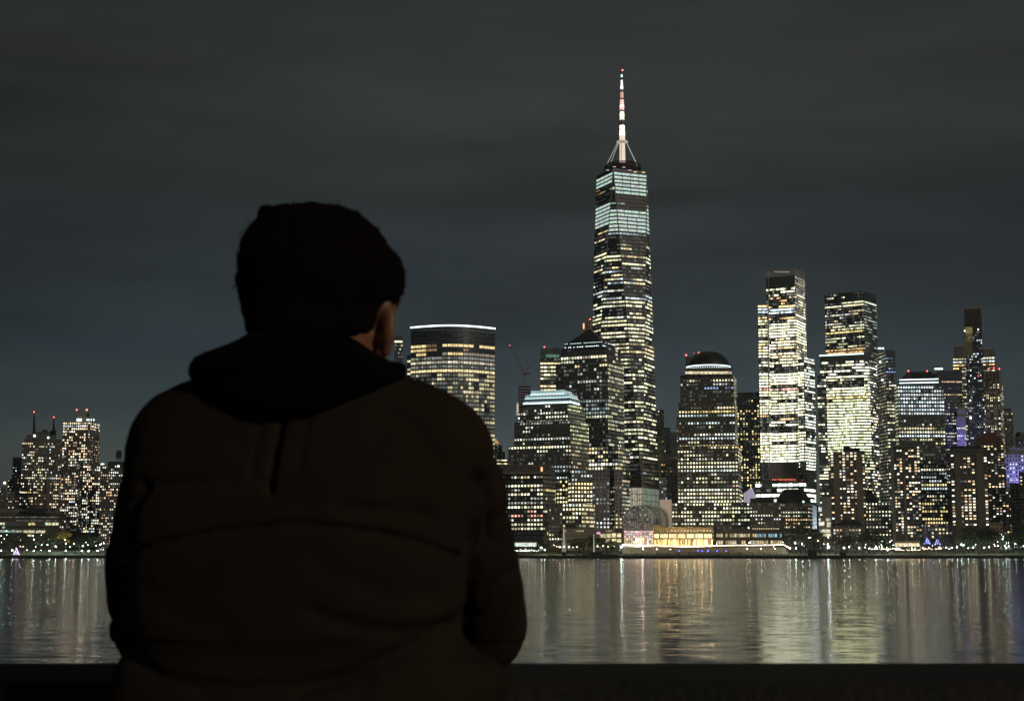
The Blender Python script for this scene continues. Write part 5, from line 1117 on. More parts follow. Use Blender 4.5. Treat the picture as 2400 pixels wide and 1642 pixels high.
    m = MB(); slab(m, 1530, 1671, 1236.5, 1310, Yw); m.build('wall', stone, r, origin=r.location)
    m = MB(); slab(m, 1529, 1672, 1234.5, 1237, Yw - 1); slab(m, 1529.5, 1671.5, 1248.6, 1250, Yw - .6); slab(m, 1529.5, 1671.5, 1260.6, 1262.4, Yw - .8); m.build('cornice', stone, r, origin=r.location)
    pn = []
    for i in range(18): x = 1535 + i * 7.55; v = .12 if i < 5 else random.uniform(.5, .9); pn.append(([PF(x, 1245, Yw - .2, 1530, 1671), PF(x + 3.6, 1245, Yw - .2, 1530, 1671), PF(x + 3.6, 1241, Yw - .2, 1530, 1671), PF(x, 1241, Yw - .2, 1530, 1671)], (v, v * .85, v * .45), 2))
    x = 1534
    for i in range(7):
        wd = 10.5 if i == 0 else 17.5
        for k in range(3 if i == 0 else 5):
            n = 3 if i == 0 else 5; a = x + k * wd / n; v = random.uniform(1.2, 2.2); pn.append(([PF(a, 1260, Yw - .2, 1530, 1671), PF(a + wd / n * .86, 1260, Yw - .2, 1530, 1671), PF(a + wd / n * .86, 1250.6, Yw - .2, 1530, 1671), PF(a, 1250.6, Yw - .2, 1530, 1671)], (v, v * .80, v * .44), 6))
        x += wd + 3.2
    for i in range(34):
        x = 1534 + i * 4.02; v = random.choice((.25, 1.2, 2.2, 3.6)) * random.uniform(.8, 1.2) if i > 4 else random.uniform(.6, 1.6); pn.append(([PF(x, 1277, Yw - .2, 1530, 1671), PF(x + 3.3, 1277, Yw - .2, 1530, 1671), PF(x + 3.3, 1263.4, Yw - .2, 1530, 1671), PF(x, 1263.4, Yw - .2, 1530, 1671)], (v, v * random.uniform(.66, .8), v * .28), 8))
    add_panes(r, pn, 'restaurant_window')
    m = MB()
    for i in range(16): p = PF(1540 + i * 8.5, 1277, Yw - 3.5, 1530, 1671); m.tube([(p.x, p.y, GZ), (p.x, p.y, ZP(1264, Yw))], .38, 6)
    m.build('column', plain('gold_stone', (.20, .15, .07), .7), r, origin=r.location)
    m = MB(); slab(m, 1462 - 3, 1462, 1229, 1310, Yw, 16); slab(m, 1531, 1548, 1229, 1236, Yw, 14); m.build('pier', stone, r, origin=r.location)
    for i in range(7):                                 # added point lights before the columns, to light wall and plaza
        ld = bpy.data.lights.new('arcade_fill', 'POINT'); ld.energy = 11000; ld.color = (1, .72, .34); ld.shadow_soft_size = .6
        lo = bpy.data.objects.new('arcade_fill', ld); COL.objects.link(lo); lo.location = P(1545 + i * 20, 1270, Yw - 9); lo.location.z = 9.5
    Yr = 1402; r = BLD('low_building', 'low dark retail base with golden shop fronts right of the pavilion wing', Yr, 1720, 'building')
    m = MB(); slab(m, 1672, 1838, 1238, 1310, Yr - 4); slab(m, 1757, 1838, 1232, 1240, Yr - 2); m.build('wall', plain('base_stone', (.05, .045, .035), .8), r, origin=r.location)
    pn = []
    for i in range(30):
        x = 1674 + i * 5.3
        for y0, y1 in ((1250, 1258), (1266, 1275)):
            if random.random() < .2: continue
            blue = x > 1770 and y0 == 1250; v = random.uniform(.25, .9); c = (.5, .85, 1) if blue else random.choice([(1, .8, .45), (.9, .85, .6), (1, .72, .4)])
            pn.append(([PF(x, y1, Yr - 4.4, 1672, 1838), PF(x + 4.2, y1, Yr - 4.4, 1672, 1838), PF(x + 4.2, y0, Yr - 4.4, 1672, 1838), PF(x, y0, Yr - 4.4, 1672, 1838)], tuple(q * v for q in c), 5))
    for i in range(12): x = 1763 + i * 5.4; pn.append(([PF(x, 1240, Yr - 4.4, 1672, 1838), PF(x + 3, 1240, Yr - 4.4, 1672, 1838), PF(x + 3, 1236.5, Yr - 4.4, 1672, 1838), PF(x, 1236.5, Yr - 4.4, 1672, 1838)], (.6, .5, .3), 2))
    add_panes(r, pn, 'shop_window')
glass_vault()

# ------------------------------------------------------------------ waterfront: boat light trail on added posts, pontoons, ferry barge, pylons, lamps
def waterfront():
    Yl = 1331.5; r = empty('boat_light_trail', P(1640, 1278, Yl), 'long wavy warm-white boat light trail before the marina plaza', 'railing')
    pts = [(1461, 1276), (1480, 1277.2), (1510, 1277.6), (1540, 1277), (1560, 1278.5), (1600, 1280.4), (1640, 1280), (1665, 1278.2), (1700, 1277.6), (1730, 1277), (1760, 1277.4), (1790, 1277), (1820, 1276.2), (1834, 1275.4), (1838, 1276.5), (1845, 1280), (1853, 1284.5)]
    m = MB(); q = [P(x, y, Yl) for x, y in pts]; m.tube(q, .30, 6); m.build('light_tube', emit('trail_glow', (1, .76, .55), 4.0), r, origin=r.location)  # glowing tube stands for the light trail of a passing boat
    m = MB()
    for k in range(62):
        x = 1462 + k * 6; y = 1278
        for (a, b_) in zip(pts, pts[1:]):
            if a[0] <= x <= b_[0]: y = a[1] + (b_[1] - a[1]) * (x - a[0]) / (b_[0] - a[0])
        p = P(x, y, Yl); m.tube([(p.x, p.y, GZ - .3), (p.x, p.y, p.z - .3)], .12, 4)
    m.build('post', ROOF, r, origin=r.location)  # posts added beneath the trail
    m = MB(); a, b_ = P(1461, 1283, 1330), P(1850, 1283, 1330); z1, z2 = ZP(1281.5, 1346), ZP(1292, 1336); m.box(((a.x + b_.x) / 2, 1350, (GZ - .4 + z1) / 2), (b_.x - a.x, 8, z1 - GZ + .4)); m.box(((a.x + b_.x) / 2, 1341, (GZ - .4 + z2) / 2), (b_.x - a.x, 10, z2 - GZ + .4))  # lower block stands for golden light reflected in the marina basin
    m.box(((a.x + b_.x) / 2, 1335.6, z2 + .1), (b_.x - a.x, .5, .7))
    st = m.build('quay_and_basin_gold', plain('stone_reflection_gold', (.32, .26, .17), .8, scale=.4), None); tag(st, 'pale quay wall under the wavy light line, lower step standing for golden basin water', 'steps')
    pont = plain('pontoon_dark', (.012, .013, .015), .8)
    for x0, x1, lab in ((1455, 1629, 'long low dark pontoon in front of the glass vault'), (1694, 1892, 'long low dark pontoon with railings right of the marina gap')):
        Yp = 1262; c = P((x0 + x1) / 2, 1300, Yp); r = empty('pontoon', (c.x, Yp, 0), lab, 'pontoon', 'floating pontoons of the marina')
        a, b_ = kx(x0, 1300) * Yp, kx(x1, 1300) * Yp; m = MB()
        m.loft([[Vector((a + (e if s < 0 else 0), Yp - 3, 0 + z)), Vector((b_ - e, Yp - 3, z)), Vector((b_ - e, Yp + 3, z)), Vector((a + e, Yp + 3, z))] for e, z, s in ((1.5, -.5, 0), (0, .5, 0), (0, 1.7, 0), (.6, 2.0, 0))])
        m.build('hull', pont, r, origin=r.location); m = MB(); k = 0; n = 30
        for k in range(n + 1): x = a + (b_ - a) * k / n; m.tube([(x, Yp - 2.6, 1.9), (x, Yp - 2.6, 3.0)], .07, 4)
        m.tube([(a, Yp - 2.6, 3.0), (b_, Yp - 2.6, 3.0)], .08, 4); m.tube([(a, Yp - 2.6, 2.5), (b_, Yp - 2.6, 2.5)], .06, 4); m.build('railing', plain('rail_metal', (.30, .32, .30), .5), r, origin=r.location)
        m = MB()
        for k in range(7): x = a + (b_ - a) * (k + .5) / 7; m.tube([(x, Yp + 3.4, -1), (x, Yp + 3.4, 4.6)], .35, 6)
        m.build('piling', pont, r, origin=r.location)
    Yp = 1258; c = P(1938, 1300, Yp); r = empty('ferry_barge', (c.x, Yp, 0), 'dark flat-roofed ferry landing barge before the big waterfront lamp', 'barge')
    a, b_ = kx(1893, 1300) * Yp, kx(1982, 1300) * Yp; m = MB()
    m.loft([[Vector((a + e, Yp - 5, z)), Vector((b_ - e, Yp - 5, z)), Vector((b_ - e, Yp + 5, z)), Vector((a + e, Yp + 5, z))] for e, z in ((2, -.5), (0, .6), (0, 2.4))]); m.build('hull', pont, r, origin=r.location)
    m = MB(); m.box(((a + b_) / 2 - 8, Yp, 6.6), (13, 7, .4)); m.box(((a + b_) / 2 + 6, Yp, 5.4), (10, 6, .4)); m.build('roof', pont, r, origin=r.location)
    m = MB()
    for k in range(8): x = a + 1 + (b_ - a - 2) * k / 7; m.tube([(x, Yp - 3.3, 2.3), (x, Yp - 3.3, 6.5 if k < 4 else 5.3)], .18, 5)
    m.build('post', pont, r, origin=r.location); m = MB(); m.box((a + 3.5, Yp, 4.4), (6, 6, 4)); m.box((b_ - 2.2, Yp, 3.6), (4, 5, 2.4)); m.build('cabin', pont, r, origin=r.location)
    # left park pier edge / moored barge
    Yb = 1290; c = P(1365, 1300, Yb); r = empty('moored_barge', (c.x, Yb, 0), 'dark moored barge below the line of trees left of the glass vault', 'barge'); m = MB()
    a, b_ = kx(1380, 1300) * Yb, kx(1446, 1300) * Yb; m.loft([[Vector((a + e, Yb - 4, z)), Vector((b_ - e * 3, Yb - 4, z)), Vector((b_ - e * 3, Yb + 4, z)), Vector((a + e, Yb + 4, z))] for e, z in ((3, -.5), (.6, .8), (0, 3.2))])
    m.box((a + 6, Yb, 4.2), (8, 5, 2)); m.build('hull', pont, r, origin=r.location)
    # two lit pylons
    for px, yt, yb, lab in ((1321.5, 1237, 1288, 'tapering lit lattice pylon, left of the pair on the quay'), (1392, 1250, 1288, 'slim banded lit pylon, right of the pair on the quay')):
        Yq = 1322; b0 = P(px, yb, Yq); t0 = P(px, yt, Yq); r = empty('lit_pylon', (b0.x, Yq, GZ), lab, 'pylon', 'lit pylons on the quay'); e = emit('pylon_glow', (1, .93, .70), .75); m = MB()
        if px < 1350:
            for dx, dy in ((-1, -1), (1, -1), (1, 1), (-1, 1)): m.tube([(b0.x + dx * 1.1, Yq + dy * 1.1, GZ + 3), (t0.x + dx * .15, Yq + dy * .15, t0.z)], .12, 4)
            n = 12
            for k in range(n):
                f0, f1 = k / n, (k + 1) / n; w0, w1 = 1.1 - .95 * f0, 1.1 - .95 * f1; z0 = GZ + 3 + (t0.z - GZ - 3) * f0; z1 = GZ + 3 + (t0.z - GZ - 3) * f1; s = 1 if k % 2 else -1
                m.tube([(b0.x - s * w0, Yq - w0, z0), (b0.x + s * w1, Yq - w1, z1)], .09, 4)
        else:
            n = 9
            for k in range(n): z0 = GZ + 3 + (t0.z - GZ - 3) * k / n; m.box((b0.x, Yq, z0 + .5), (.8 - .04 * k, .8, 1.0))
        m.build('shaft', e, r, origin=b0); m = MB(); m.box((b0.x, Yq, GZ + 1.5), (2.6, 2.6, 3.0)); m.build('pedestal', pont, r, origin=b0)
        if px > 1350: m = MB(); m.tube([(b0.x, Yq, GZ + 3), (b0.x, Yq, t0.z + .5)], .2, 5); m.build('core', pont, r, origin=b0)
    # small blue lamps on the dock
    for k, (x, y) in enumerate(((1592, 1290), (1636, 1290), (1646, 1290.5), (1659, 1290), (1681, 1290), (1702, 1290))):
        Yd = 1312; r = empty('dock_light', (P(x, y, Yd).x, Yd, 0), 'small blue lamp on a short post along the marina dock', 'lamp', 'blue lamps along the marina dock'); p = P(x, y, Yd); m = MB(); m.ball(p, .55 if k != 3 else .75, 8, 6); m.build('lamp', emit('blue_lamp', (.05, .1, 1), 5), r, origin=p)
        m = MB(); m.tube([(p.x, Yd, -.5), (p.x, Yd, p.z - .3)], .12, 5); m.build('post', pont, r, origin=p)
waterfront()

LAMPC = dict(w=((.80, 1, .90), 420), b=((.72, .90, 1), 420), y=((1, .80, .50), 230), o=((1, .62, .40), 130), t=((.2, 1, .8), 130))
def lamp_proto(kind, rad):
    c, st = LAMPC[kind]; r = empty('street_lamp', (0, 0, 0), 'x', 'street lamp'); m = MB(); m.tube([(0, 0, 0), (0, 0, 3.7)], [.13, .08], 5); m.build('post', ROOF, r, origin=(0, 0, 0))
    m = MB(); m.ball((0, 0, 4.0), rad, 8, 6); m.build('lamp_globe', emit('lamp_' + kind, c, st), r, origin=(0, 0, 0)); return r
PROTO = {}
def lamp(px, py, Y, kind, size, label, group):
    key = (kind, size); z = ZP(py, Y)
    if key not in PROTO:
        r = lamp_proto(kind, {0: .14, 1: .25, 2: .36, 3: .62}[size]); PROTO[key] = r
    else: r = copy_tree(PROTO[key])
    r['label'] = label; r['group'] = group; r.location = (kx(px, py) * Y, Y, z - 4.0)
    return r
def lamps():
    G1 = 'lamps along the left park'; l1 = 'white-green globe lamp low on the left park waterfront'; l1b = 'small lamp further back among the left park trees'
    for x, y, s in ((3, 1290, 1), (29, 1289, 2), (79, 1290, 1), (116, 1290, 2), (154, 1290, 2), (192, 1290, 2), (208, 1290, 2), (229, 1290, 2)): lamp(x, y, 1318, 'w', s, l1, G1)
    for x, y, k, s in ((63, 1288, 'w', 0), (96, 1288, 'y', 0), (83, 1281, 'w', 2), (111, 1276, 'w', 2), (131, 1280, 'w', 2), (155, 1273, 'w', 1), (152, 1265, 'y', 2), (164, 1281, 'w', 1), (173, 1274, 'o', 1), (180, 1266, 'w', 1), (190, 1279, 'w', 1), (194, 1279, 'w', 1), (202, 1270, 'w', 1), (206, 1276, 'y', 0), (225, 1278, 'y', 0), (235, 1275, 'w', 1), (243, 1272, 'w', 1), (216, 1265, 'b', 0), (222, 1270, 'b', 1), (48, 1264, 'w', 1), (55, 1262, 'y', 0), (80, 1263, 'w', 1), (78, 1254, 'w', 1), (97, 1253, 'b', 0), (114, 1263, 'y', 0), (16, 1253, 'w', 1), (2, 1255, 'w', 1), (15, 1244, 't', 0), (120, 1253, 'w', 0), (98, 1276, 'w', 0), (48, 1280, 'y', 0), (54, 1280, 'y', 0), (10, 1262, 'o', 0), (3, 1270, 'y', 0), (8, 1270, 'y', 0), (40, 1270, 'y', 0)): lamp(x, y, 1340 if y > 1270 else 1365, k, s, l1b, G1)
    G2 = 'lamps along the quay left of the glass vault'; l2 = 'small warm lamp between the two pylons on the quay'
    for x, y, k, s in ((1220, 1287, 'y', 0), (1232, 1286, 'o', 0), (1246, 1287, 'y', 0), (1269, 1283, 'w', 2), (1277, 1288, 'w', 2), (1298, 1277, 'y', 0), (1305, 1279, 'y', 0), (1312, 1281, 'y', 1), (1322, 1281, 'y', 1), (1334, 1281, 'w', 1), (1342, 1282, 'y', 0), (1366, 1278, 'y', 0), (1375, 1280, 'y', 1), (1383, 1279, 'y', 0), (1400, 1279, 'w', 1), (1414, 1279, 'y', 1), (1425, 1280, 'y', 0), (1440, 1280, 'y', 0), (1261, 1280, 'w', 0), (1352, 1281, 'y', 0)): lamp(x, y, 1326, k, s, l2 if s < 2 else 'bright white lamp at the left end of the quay by the square block', G2)
    lamp(1456, 1281, 1320, 'w', 3, 'largest green-white lamp where the wavy light line starts', 'lamps along the marina'); lamp(1460, 1277, 1322, 'w', 2, 'bright lamp just above the largest green-white lamp', 'lamps along the marina')
    for x, y, s, k in ((1507, 1286, 1, 'w'), (1539, 1286, 1, 'b'), (1571, 1286, 0, 'w'), (1679, 1274, 0, 'w'), (1612, 1277, 0, 'w'), (1751, 1285, 1, 'y'), (1784, 1285, 1, 'w'), (1816, 1285, 0, 'w'), (1845, 1281, 1, 'w'), (1851, 1284, 2, 'w'), (1866, 1284, 2, 'w')): lamp(x, y, 1322, k, s, 'white lamp along the marina edge below the wavy light line', 'lamps along the marina')
    G3 = 'lamps along the right waterfront'; l3 = 'white lamp low along the right waterfront'; l4 = 'small far lamp among the trees of the right waterfront'
    for x, y, k, s in ((1864, 1272, 'w', 2), (1880, 1274, 'w', 2), (1896, 1259, 'w', 1), (1941, 1282, 'b', 3), (1940, 1275, 'w', 2), (1978, 1283, 'w', 2), (1990, 1281, 'w', 1), (2014, 1283, 'w', 1), (2027, 1282, 'w', 0), (2052, 1284, 'w', 2), (2080, 1288, 'b', 2), (2101, 1285, 'w', 1), (2137, 1284, 'w', 1), (2163, 1283, 'y', 1), (2176, 1282, 'o', 0), (2202, 1282, 'y', 1), (2218, 1283, 'y', 1), (2231, 1283, 'w', 1), (2243, 1281, 'w', 2), (2253, 1275, 'w', 2), (2269, 1284, 'w', 1), (2281, 1282, 'w', 1), (2307, 1283, 'w', 2), (2318, 1281, 'w', 1), (2339, 1278, 'w', 1), (2358, 1283, 'w', 2), (2364, 1279, 'w', 1), (2380, 1274, 'w', 1), (2399, 1279, 'w', 1), (2420, 1280, 'w', 1), (2460, 1281, 'w', 2)): lamp(x, y, 1321, k, s, 'brightest blue-white lamp behind the ferry barge' if s == 3 else l3, G3)
    rr = random.Random(9)
    for x0, x1, n, y0, y1 in ((1890, 1948, 7, 1258, 1280), (2030, 2092, 18, 1265, 1285), (2092, 2232, 15, 1276, 1286), (2236, 2400, 20, 1268, 1282), (1745, 1860, 10, 1268, 1280), (1990, 2030, 6, 1270, 1282)):
        for k in range(n): lamp(rr.uniform(x0, x1), rr.uniform(y0, y1), rr.choice((1332, 1340, 1350)), rr.choice('wyyboo' if x0 < 2200 else 'wwybyo'), 0, l4, G3)
    lamp(2350, 1262, 1338, 't', 1, 'single teal-green lamp right of the dark tree group', G3); lamp(2346, 1252, 1340, 'y', 0, l4, G3); lamp(2352, 1256, 1340, 'w', 0, l4, G3)
lamps()

# ------------------------------------------------------------------ trees
def leaf_mat(name, c1, c2):
    m, n, l, b = newmat(name); o = n.new('ShaderNodeObjectInfo'); g = n.new('ShaderNodeNewGeometry'); t = n.new('ShaderNodeTexNoise'); t.inputs['Scale'].default_value = .7; l.new(g.outputs['Position'], t.inputs['Vector'])
    r = n.new('ShaderNodeValToRGB'); r.color_ramp.elements[0].position = .35; r.color_ramp.elements[1].position = .65; r.color_ramp.elements[0].color = (*c1, 1); r.color_ramp.elements[1].color = (*c2, 1); l.new(t.outputs[0], r.inputs[0]); l.new(r.outputs[0], b.inputs['Base Color']); b.inputs['Roughness'].default_value = .7
    return m
LEAF = dict(g=leaf_mat('leaf_green', (.020, .026, .010), (.050, .055, .022)), r=leaf_mat('leaf_rust', (.035, .02, .012), (.075, .04, .022)), y=leaf_mat('leaf_yellow_lit', (.22, .16, .015), (.45, .34, .03)))  # yellow leaves carry the nearby lamp's light in their colour
BARK = plain('bark', (.03, .024, .018), .9)
def tree_proto(kind, seed):
    rr = random.Random(seed); r = empty('tree', (0, 0, 0), 'x', 'tree'); m = MB(); m.tube([(0, 0, 0), (.1, 0, 2), (0, .1, 4.5)], [.32, .24, .17], 6); blobs = []
    for k in range(7):
        a = k * .9 + rr.random(); e = Vector((math.cos(a) * rr.uniform(1.4, 3), math.sin(a) * rr.uniform(1.4, 3), rr.uniform(5, 9))); m.tube([(0, 0, rr.uniform(2.4, 4.2)), e * .6 + Vector((0, 0, 2)), e], [.14, .1, .05], 4); blobs.append((e, rr.uniform(1.2, 2.0)))
    blobs.append((Vector((0, 0, 8.8)), 1.7)); m.build('trunk', BARK, r, origin=(0, 0, 0)); c = MB()
    for e, q in blobs:
        for _ in range(85):
            v = Vector((rr.gauss(0, 1), rr.gauss(0, 1), rr.gauss(0, 1))).normalized() * q * (rr.random() ** .4); v.z *= .8; p = e + v; s = rr.uniform(.16, .36)
            a = Vector((rr.gauss(0, 1), rr.gauss(0, 1), rr.gauss(0, 1))).normalized(); b_ = a.orthogonal().normalized(); c.face([p - a * s, p + b_ * s * .7, p + a * s, p - b_ * s * .7])
    c.build('crown', LEAF[kind], r, origin=(0, 0, 0)); return r
TP = {}
def tree(px, Y, hgt, kind, seed, label, group, w=1.0):
    key = (kind, seed)
    if key not in TP: TP[key] = t = tree_proto(kind, seed)
    else: t = copy_tree(TP[key])
    tz = TZ(Y); t.location = (kx(px, 1290) * Y, Y, tz - .2); s = max(3.5, hgt - (tz - GZ)) / 10.5; t.scale = (s * w, s * w, s); t.rotation_euler.z = px % 6.28
    t['label'] = label; t['group'] = group
def trees():
    rr = random.Random(21)
    for x, y in ((12, 1262), (22, 1245), (36, 1264), (52, 1245), (64, 1262), (84, 1266), (100, 1258), (112, 1246), (122, 1243), (134, 1245), (190, 1252), (200, 1249), (212, 1251), (224, 1262), (238, 1262), (176, 1262), (-15, 1255), (-40, 1250)): 
        Y = rr.choice((1338, 1350, 1360)); tree(x, Y, ZP(y, Y) - GZ, 'g', rr.choice((1, 2, 3)), 'dark leafy tree in the left park', 'trees of the left park', 1.25)
    Y = 1343; tree(153, Y, ZP(1243, Y) - GZ, 'y', 5, 'yellow-lit tree glowing beside a lamp in the left park', 'trees of the left park', 1.1)
    for x, h, w_ in ((1342, 1262, 1.1), (1350, 1258, 1.1), (1358, 1257, 1.2), (1368, 1258, 1.1), (1380, 1256, 1.1), (1387, 1252, 1.1), (1402, 1256, 1.1), (1412, 1257, 1.2), (1420, 1260, 1), (1434, 1264, 1), (1448, 1267, 1.1), (1262, 1270, .8), (1290, 1274, .8)):
        Y = rr.choice((1327, 1330, 1334)); tree(x, Y, ZP(h, Y) - GZ, 'g', rr.choice((1, 2, 3)), 'dark round tree in the quay row between the pylons', 'trees on the quay', w_ * 1.2)
    for x, h, k, w_ in ((1858, 1246, 'g', 1.2), (1868, 1232, 'g', 1.3), (1878, 1227, 'g', 1.3), (1888, 1234, 'g', 1.2), (1900, 1257, 'g', 1.1), (1912, 1250, 'g', 1.2), (1922, 1256, 'g', 1.1), (1908, 1238, 'r', .9), (1918, 1232, 'r', .9), (1960, 1250, 'r', 1.2), (1972, 1244, 'g', 1.2), (1986, 1252, 'r', 1.2), (2024, 1240, 'g', 1.2), (2036, 1236, 'g', 1.3), (2048, 1246, 'g', 1.2), (2066, 1250, 'g', 1.2), (2170, 1256, 'g', 1), (2190, 1258, 'g', 1), (2240, 1248, 'g', 1.2)):
        Y = rr.choice((1334, 1342)); tree(x, Y, ZP(h, Y) - GZ, k, rr.choice((1, 2, 3)), 'dark tree right of the marina along the shore park' if x < 2000 else 'dark tree between the apartment towers', 'trees of the right shore', w_ * 1.15)
    for x, h in ((2258, 1240), (2270, 1234), (2282, 1232), (2294, 1233), (2306, 1230), (2318, 1236), (2330, 1240), (2342, 1246), (2362, 1252), (2376, 1244), (2390, 1240), (2405, 1246), (2264, 1250), (2300, 1250), (2325, 1252)):
        Y = rr.choice((1336, 1344)); tree(x, Y, ZP(h, Y) - GZ, 'g', rr.choice((1, 2, 3)), 'tall black-green tree in the dark group before the right waterfront tower', 'trees of the right shore', 1.3)
    for x, y, c, n, lab in ((38.5, 1286, (.75, .5, 1), 60, 'cone of violet fairy lights at the left park edge'), (2173, 1266, (.25, .3, 1), 50, 'left blue fairy-light tree below the violet-grey building'), (2197, 1268, (.35, .35, 1), 40, 'right blue fairy-light tree below the violet-grey building')):
        Y = 1328; r = empty('fairy_light_tree', (kx(x, y) * Y, Y, GZ), lab, 'light tree'); m = MB(); z1 = ZP(y - 6 if x > 50 else y - 4, Y); z0 = ZP(y + 8, Y) if x > 50 else GZ + .6
        for k in range(n): t = rr.random() ** .6; a = rr.random() * 6.28; w_ = 2.4 * t + .1; m.ball((r.location.x + w_ * math.cos(a), Y + w_ * math.sin(a), z1 - (z1 - z0) * t), .2, 5, 3)
        m.build('fairy_light', emit('fairy_%d' % int(x), c, 5 if x < 50 else 4), r, origin=r.location); m = MB(); m.tube([(r.location.x, Y, GZ), (r.location.x, Y, z1)], [.25, .05], 5); m.build('trunk', BARK, r, origin=r.location)
trees()

def string_lights():
    rr = random.Random(31)
    for x0, x1, y, c, lab in ((2036, 2090, 1284.5, (1, .82, .55), 'string of warm bulbs over the market stalls left of the yellow lobby'), (2098, 2156, 1287, (1, .72, .42), 'string of orange bulbs in front of the yellow lobby'), (2160, 2206, 1284.5, (1, .66, .38), 'string of orange bulbs right of the yellow lobby'), (1205, 1262, 1289, (.9, 1, .9), 'string of pale bulbs below the lit lobby of the square louvre-crowned block')):
        Y = 1323; a, b_ = P(x0, y, Y), P(x1, y, Y); r = empty('string_lights', (a.x, Y, GZ), lab, 'string lights'); n = int((x1 - x0) / 2.2); m = MB(); w_ = MB(); last = None
        for k in range(n + 1):
            t = k / n; q = a.lerp(b_, t); q.z += -.5 * abs(math.sin(t * math.pi * 5)) + .5 * (rr.random() - .5)
            if rr.random() < .75: m.ball(q, rr.uniform(.14, .30), 6, 4)
            if last: w_.tube([last, q], .03, 3)
            last = q
        m.build('bulb', emit('bulb_%d' % x0, c, 9), r, origin=a); w_.build('cable', ROOF, r, origin=a); m = MB()
        for k in range(6): q = a.lerp(b_, k / 5); m.tube([(q.x, Y, GZ), (q.x, Y, q.z + .3)], .07, 4)
        m.build('post', ROOF, r, origin=a)
string_lights()
# labels of look-alikes: told apart by what they stand before and their order from the left
MARKS = [(60, 'at the far left edge'), (140, 'before the long school building'), (300, 'before the curved-crown tower'), (1300, 'before the square louvre-crowned block'), (1396, 'between the two lit pylons'), (1462, 'just left of the glass vault'), (1690, 'before the golden pavilion wing'), (1850, 'before the domed tower base'), (1945, 'by the ferry barge'), (2030, 'before the small hipped-roof building'), (2092, 'before the half-hipped roof block'), (2156, 'before the yellow lobby'), (2232, 'before the low violet-grey building'), (2315, 'before the right waterfront tower'), (9999, 'at the right end of the shore')]
ORD = ['first', 'second', 'third', 'fourth', 'fifth', 'sixth', 'seventh', 'eighth', 'ninth', 'tenth', 'eleventh', 'twelfth', 'thirteenth', 'fourteenth', 'fifteenth', 'sixteenth', 'seventeenth', 'eighteenth', 'nineteenth', 'twentieth', 'last']
BASE = {'white-green globe lamp low': 'bright lamp in the front row', 'small lamp further back': 'small park lamp', 'small warm lamp between': 'small quay lamp', 'white lamp along the marina': 'white marina lamp', 'white lamp low along': 'front lamp', 'small far lamp among': 'tiny back lamp', 'dark leafy tree': 'dark park tree', 'dark round tree': 'dark round tree', 'dark tree right of': 'dark shore tree', 'dark tree between': 'dark shore tree', 'tall black-green tree': 'tall black-green tree'}
cl = {}
for o in COL.objects:
    if o.get('group') and o.name.split('.')[0] in ('street_lamp', 'tree', 'dock_light'):
        px = topx(o.location)[0]; b = next((v for k, v in BASE.items() if o['label'].startswith(k)), None)
        if o.name.startswith('dock_light'): b = 'small blue dock lamp'
        elif o['label'].startswith('bright white lamp at'): b = 'bright white lamp'
        if b: cl.setdefault((b, '' if o.name.startswith('dock') else next(t for x, t in MARKS if px < x)), []).append((px, o))
for (b, t), q in cl.items():
    q.sort(key=lambda e: e[0])
    for i, (px, o) in enumerate(q): o['label'] = (ORD[min(i, 20)] + ' ' + b + ' from the left' + (', ' + t if t else ' on the marina dock')) if len(q) > 1 else b + ' ' + t

def haze():
    m = MB(); m.box((0, 1630, 283), (5300, 3300, 574)); mt = bpy.data.materials.new('haze'); mt.use_nodes = True; n = mt.node_tree.nodes; n.clear()
    o = n.new('ShaderNodeOutputMaterial'); v = n.new('ShaderNodeVolumePrincipled'); v.inputs['Density'].default_value = HAZE; v.inputs['Color'].default_value = (.80, .86, .88, 1); v.inputs['Anisotropy'].default_value = .75
    mt.node_tree.links.new(v.outputs[0], o.inputs['Volume']); tag(m.build('haze', mt), kind='stuff')
HAZE = .00006
haze()
sc.cycles.volume_bounces = 0
# ------------------------------------------------------------------ the person at the parapet, seen from behind
YP = 1.90
def remesh(mb, name, mat, parent, voxel, smooth=3, fn=None, factor=.5):
    o = mb.build(name, mat, None)
    me = o.data; bm = bmesh.new(); bm.from_mesh(me); bmesh.ops.recalc_face_normals(bm, faces=bm.faces); bm.to_mesh(me); bm.free()
    md = o.modifiers.new('r', 'REMESH'); md.mode = 'VOXEL'; md.voxel_size = voxel
    sm = o.modifiers.new('s', 'SMOOTH'); sm.iterations = smooth; sm.factor = factor
    dg = bpy.context.evaluated_depsgraph_get(); ev = o.evaluated_get(dg); nm = bpy.data.meshes.new_from_object(ev)
    o.modifiers.clear(); o.data = nm; bpy.data.meshes.remove(me); nm.name = name
    if fn:
        nor = [v.normal.copy() for v in nm.vertices]
        for v, q in zip(nm.vertices, nor):
            d = fn(v.co, q)
            if d: v.co = v.co + q * d
    nm.polygons.foreach_set('use_smooth', [True] * len(nm.polygons)); nm.update()
    if not nm.materials: nm.materials.append(mat)
    org = parent if parent is not None else None
    if org is not None: o.parent = parent; o.location = -wloc(parent)
    return o
def oval(xl, xr, py, half, yc, n=36, ex=2.4, Y=None):
    Yd = Y or yc; a, b = P(xl, py, Yd), P(xr, py, Yd); c = (a + b) / 2; w_ = (b.x - a.x) / 2; r = []
    for k in range(n):
        t = 2 * math.pi * k / n; ct, st = math.cos(t), math.sin(t)
        r.append(Vector((c.x + w_ * math.copysign(abs(ct) ** (2 / ex), ct), yc + half * math.copysign(abs(st) ** (2 / ex), st), a.z)))
    return r
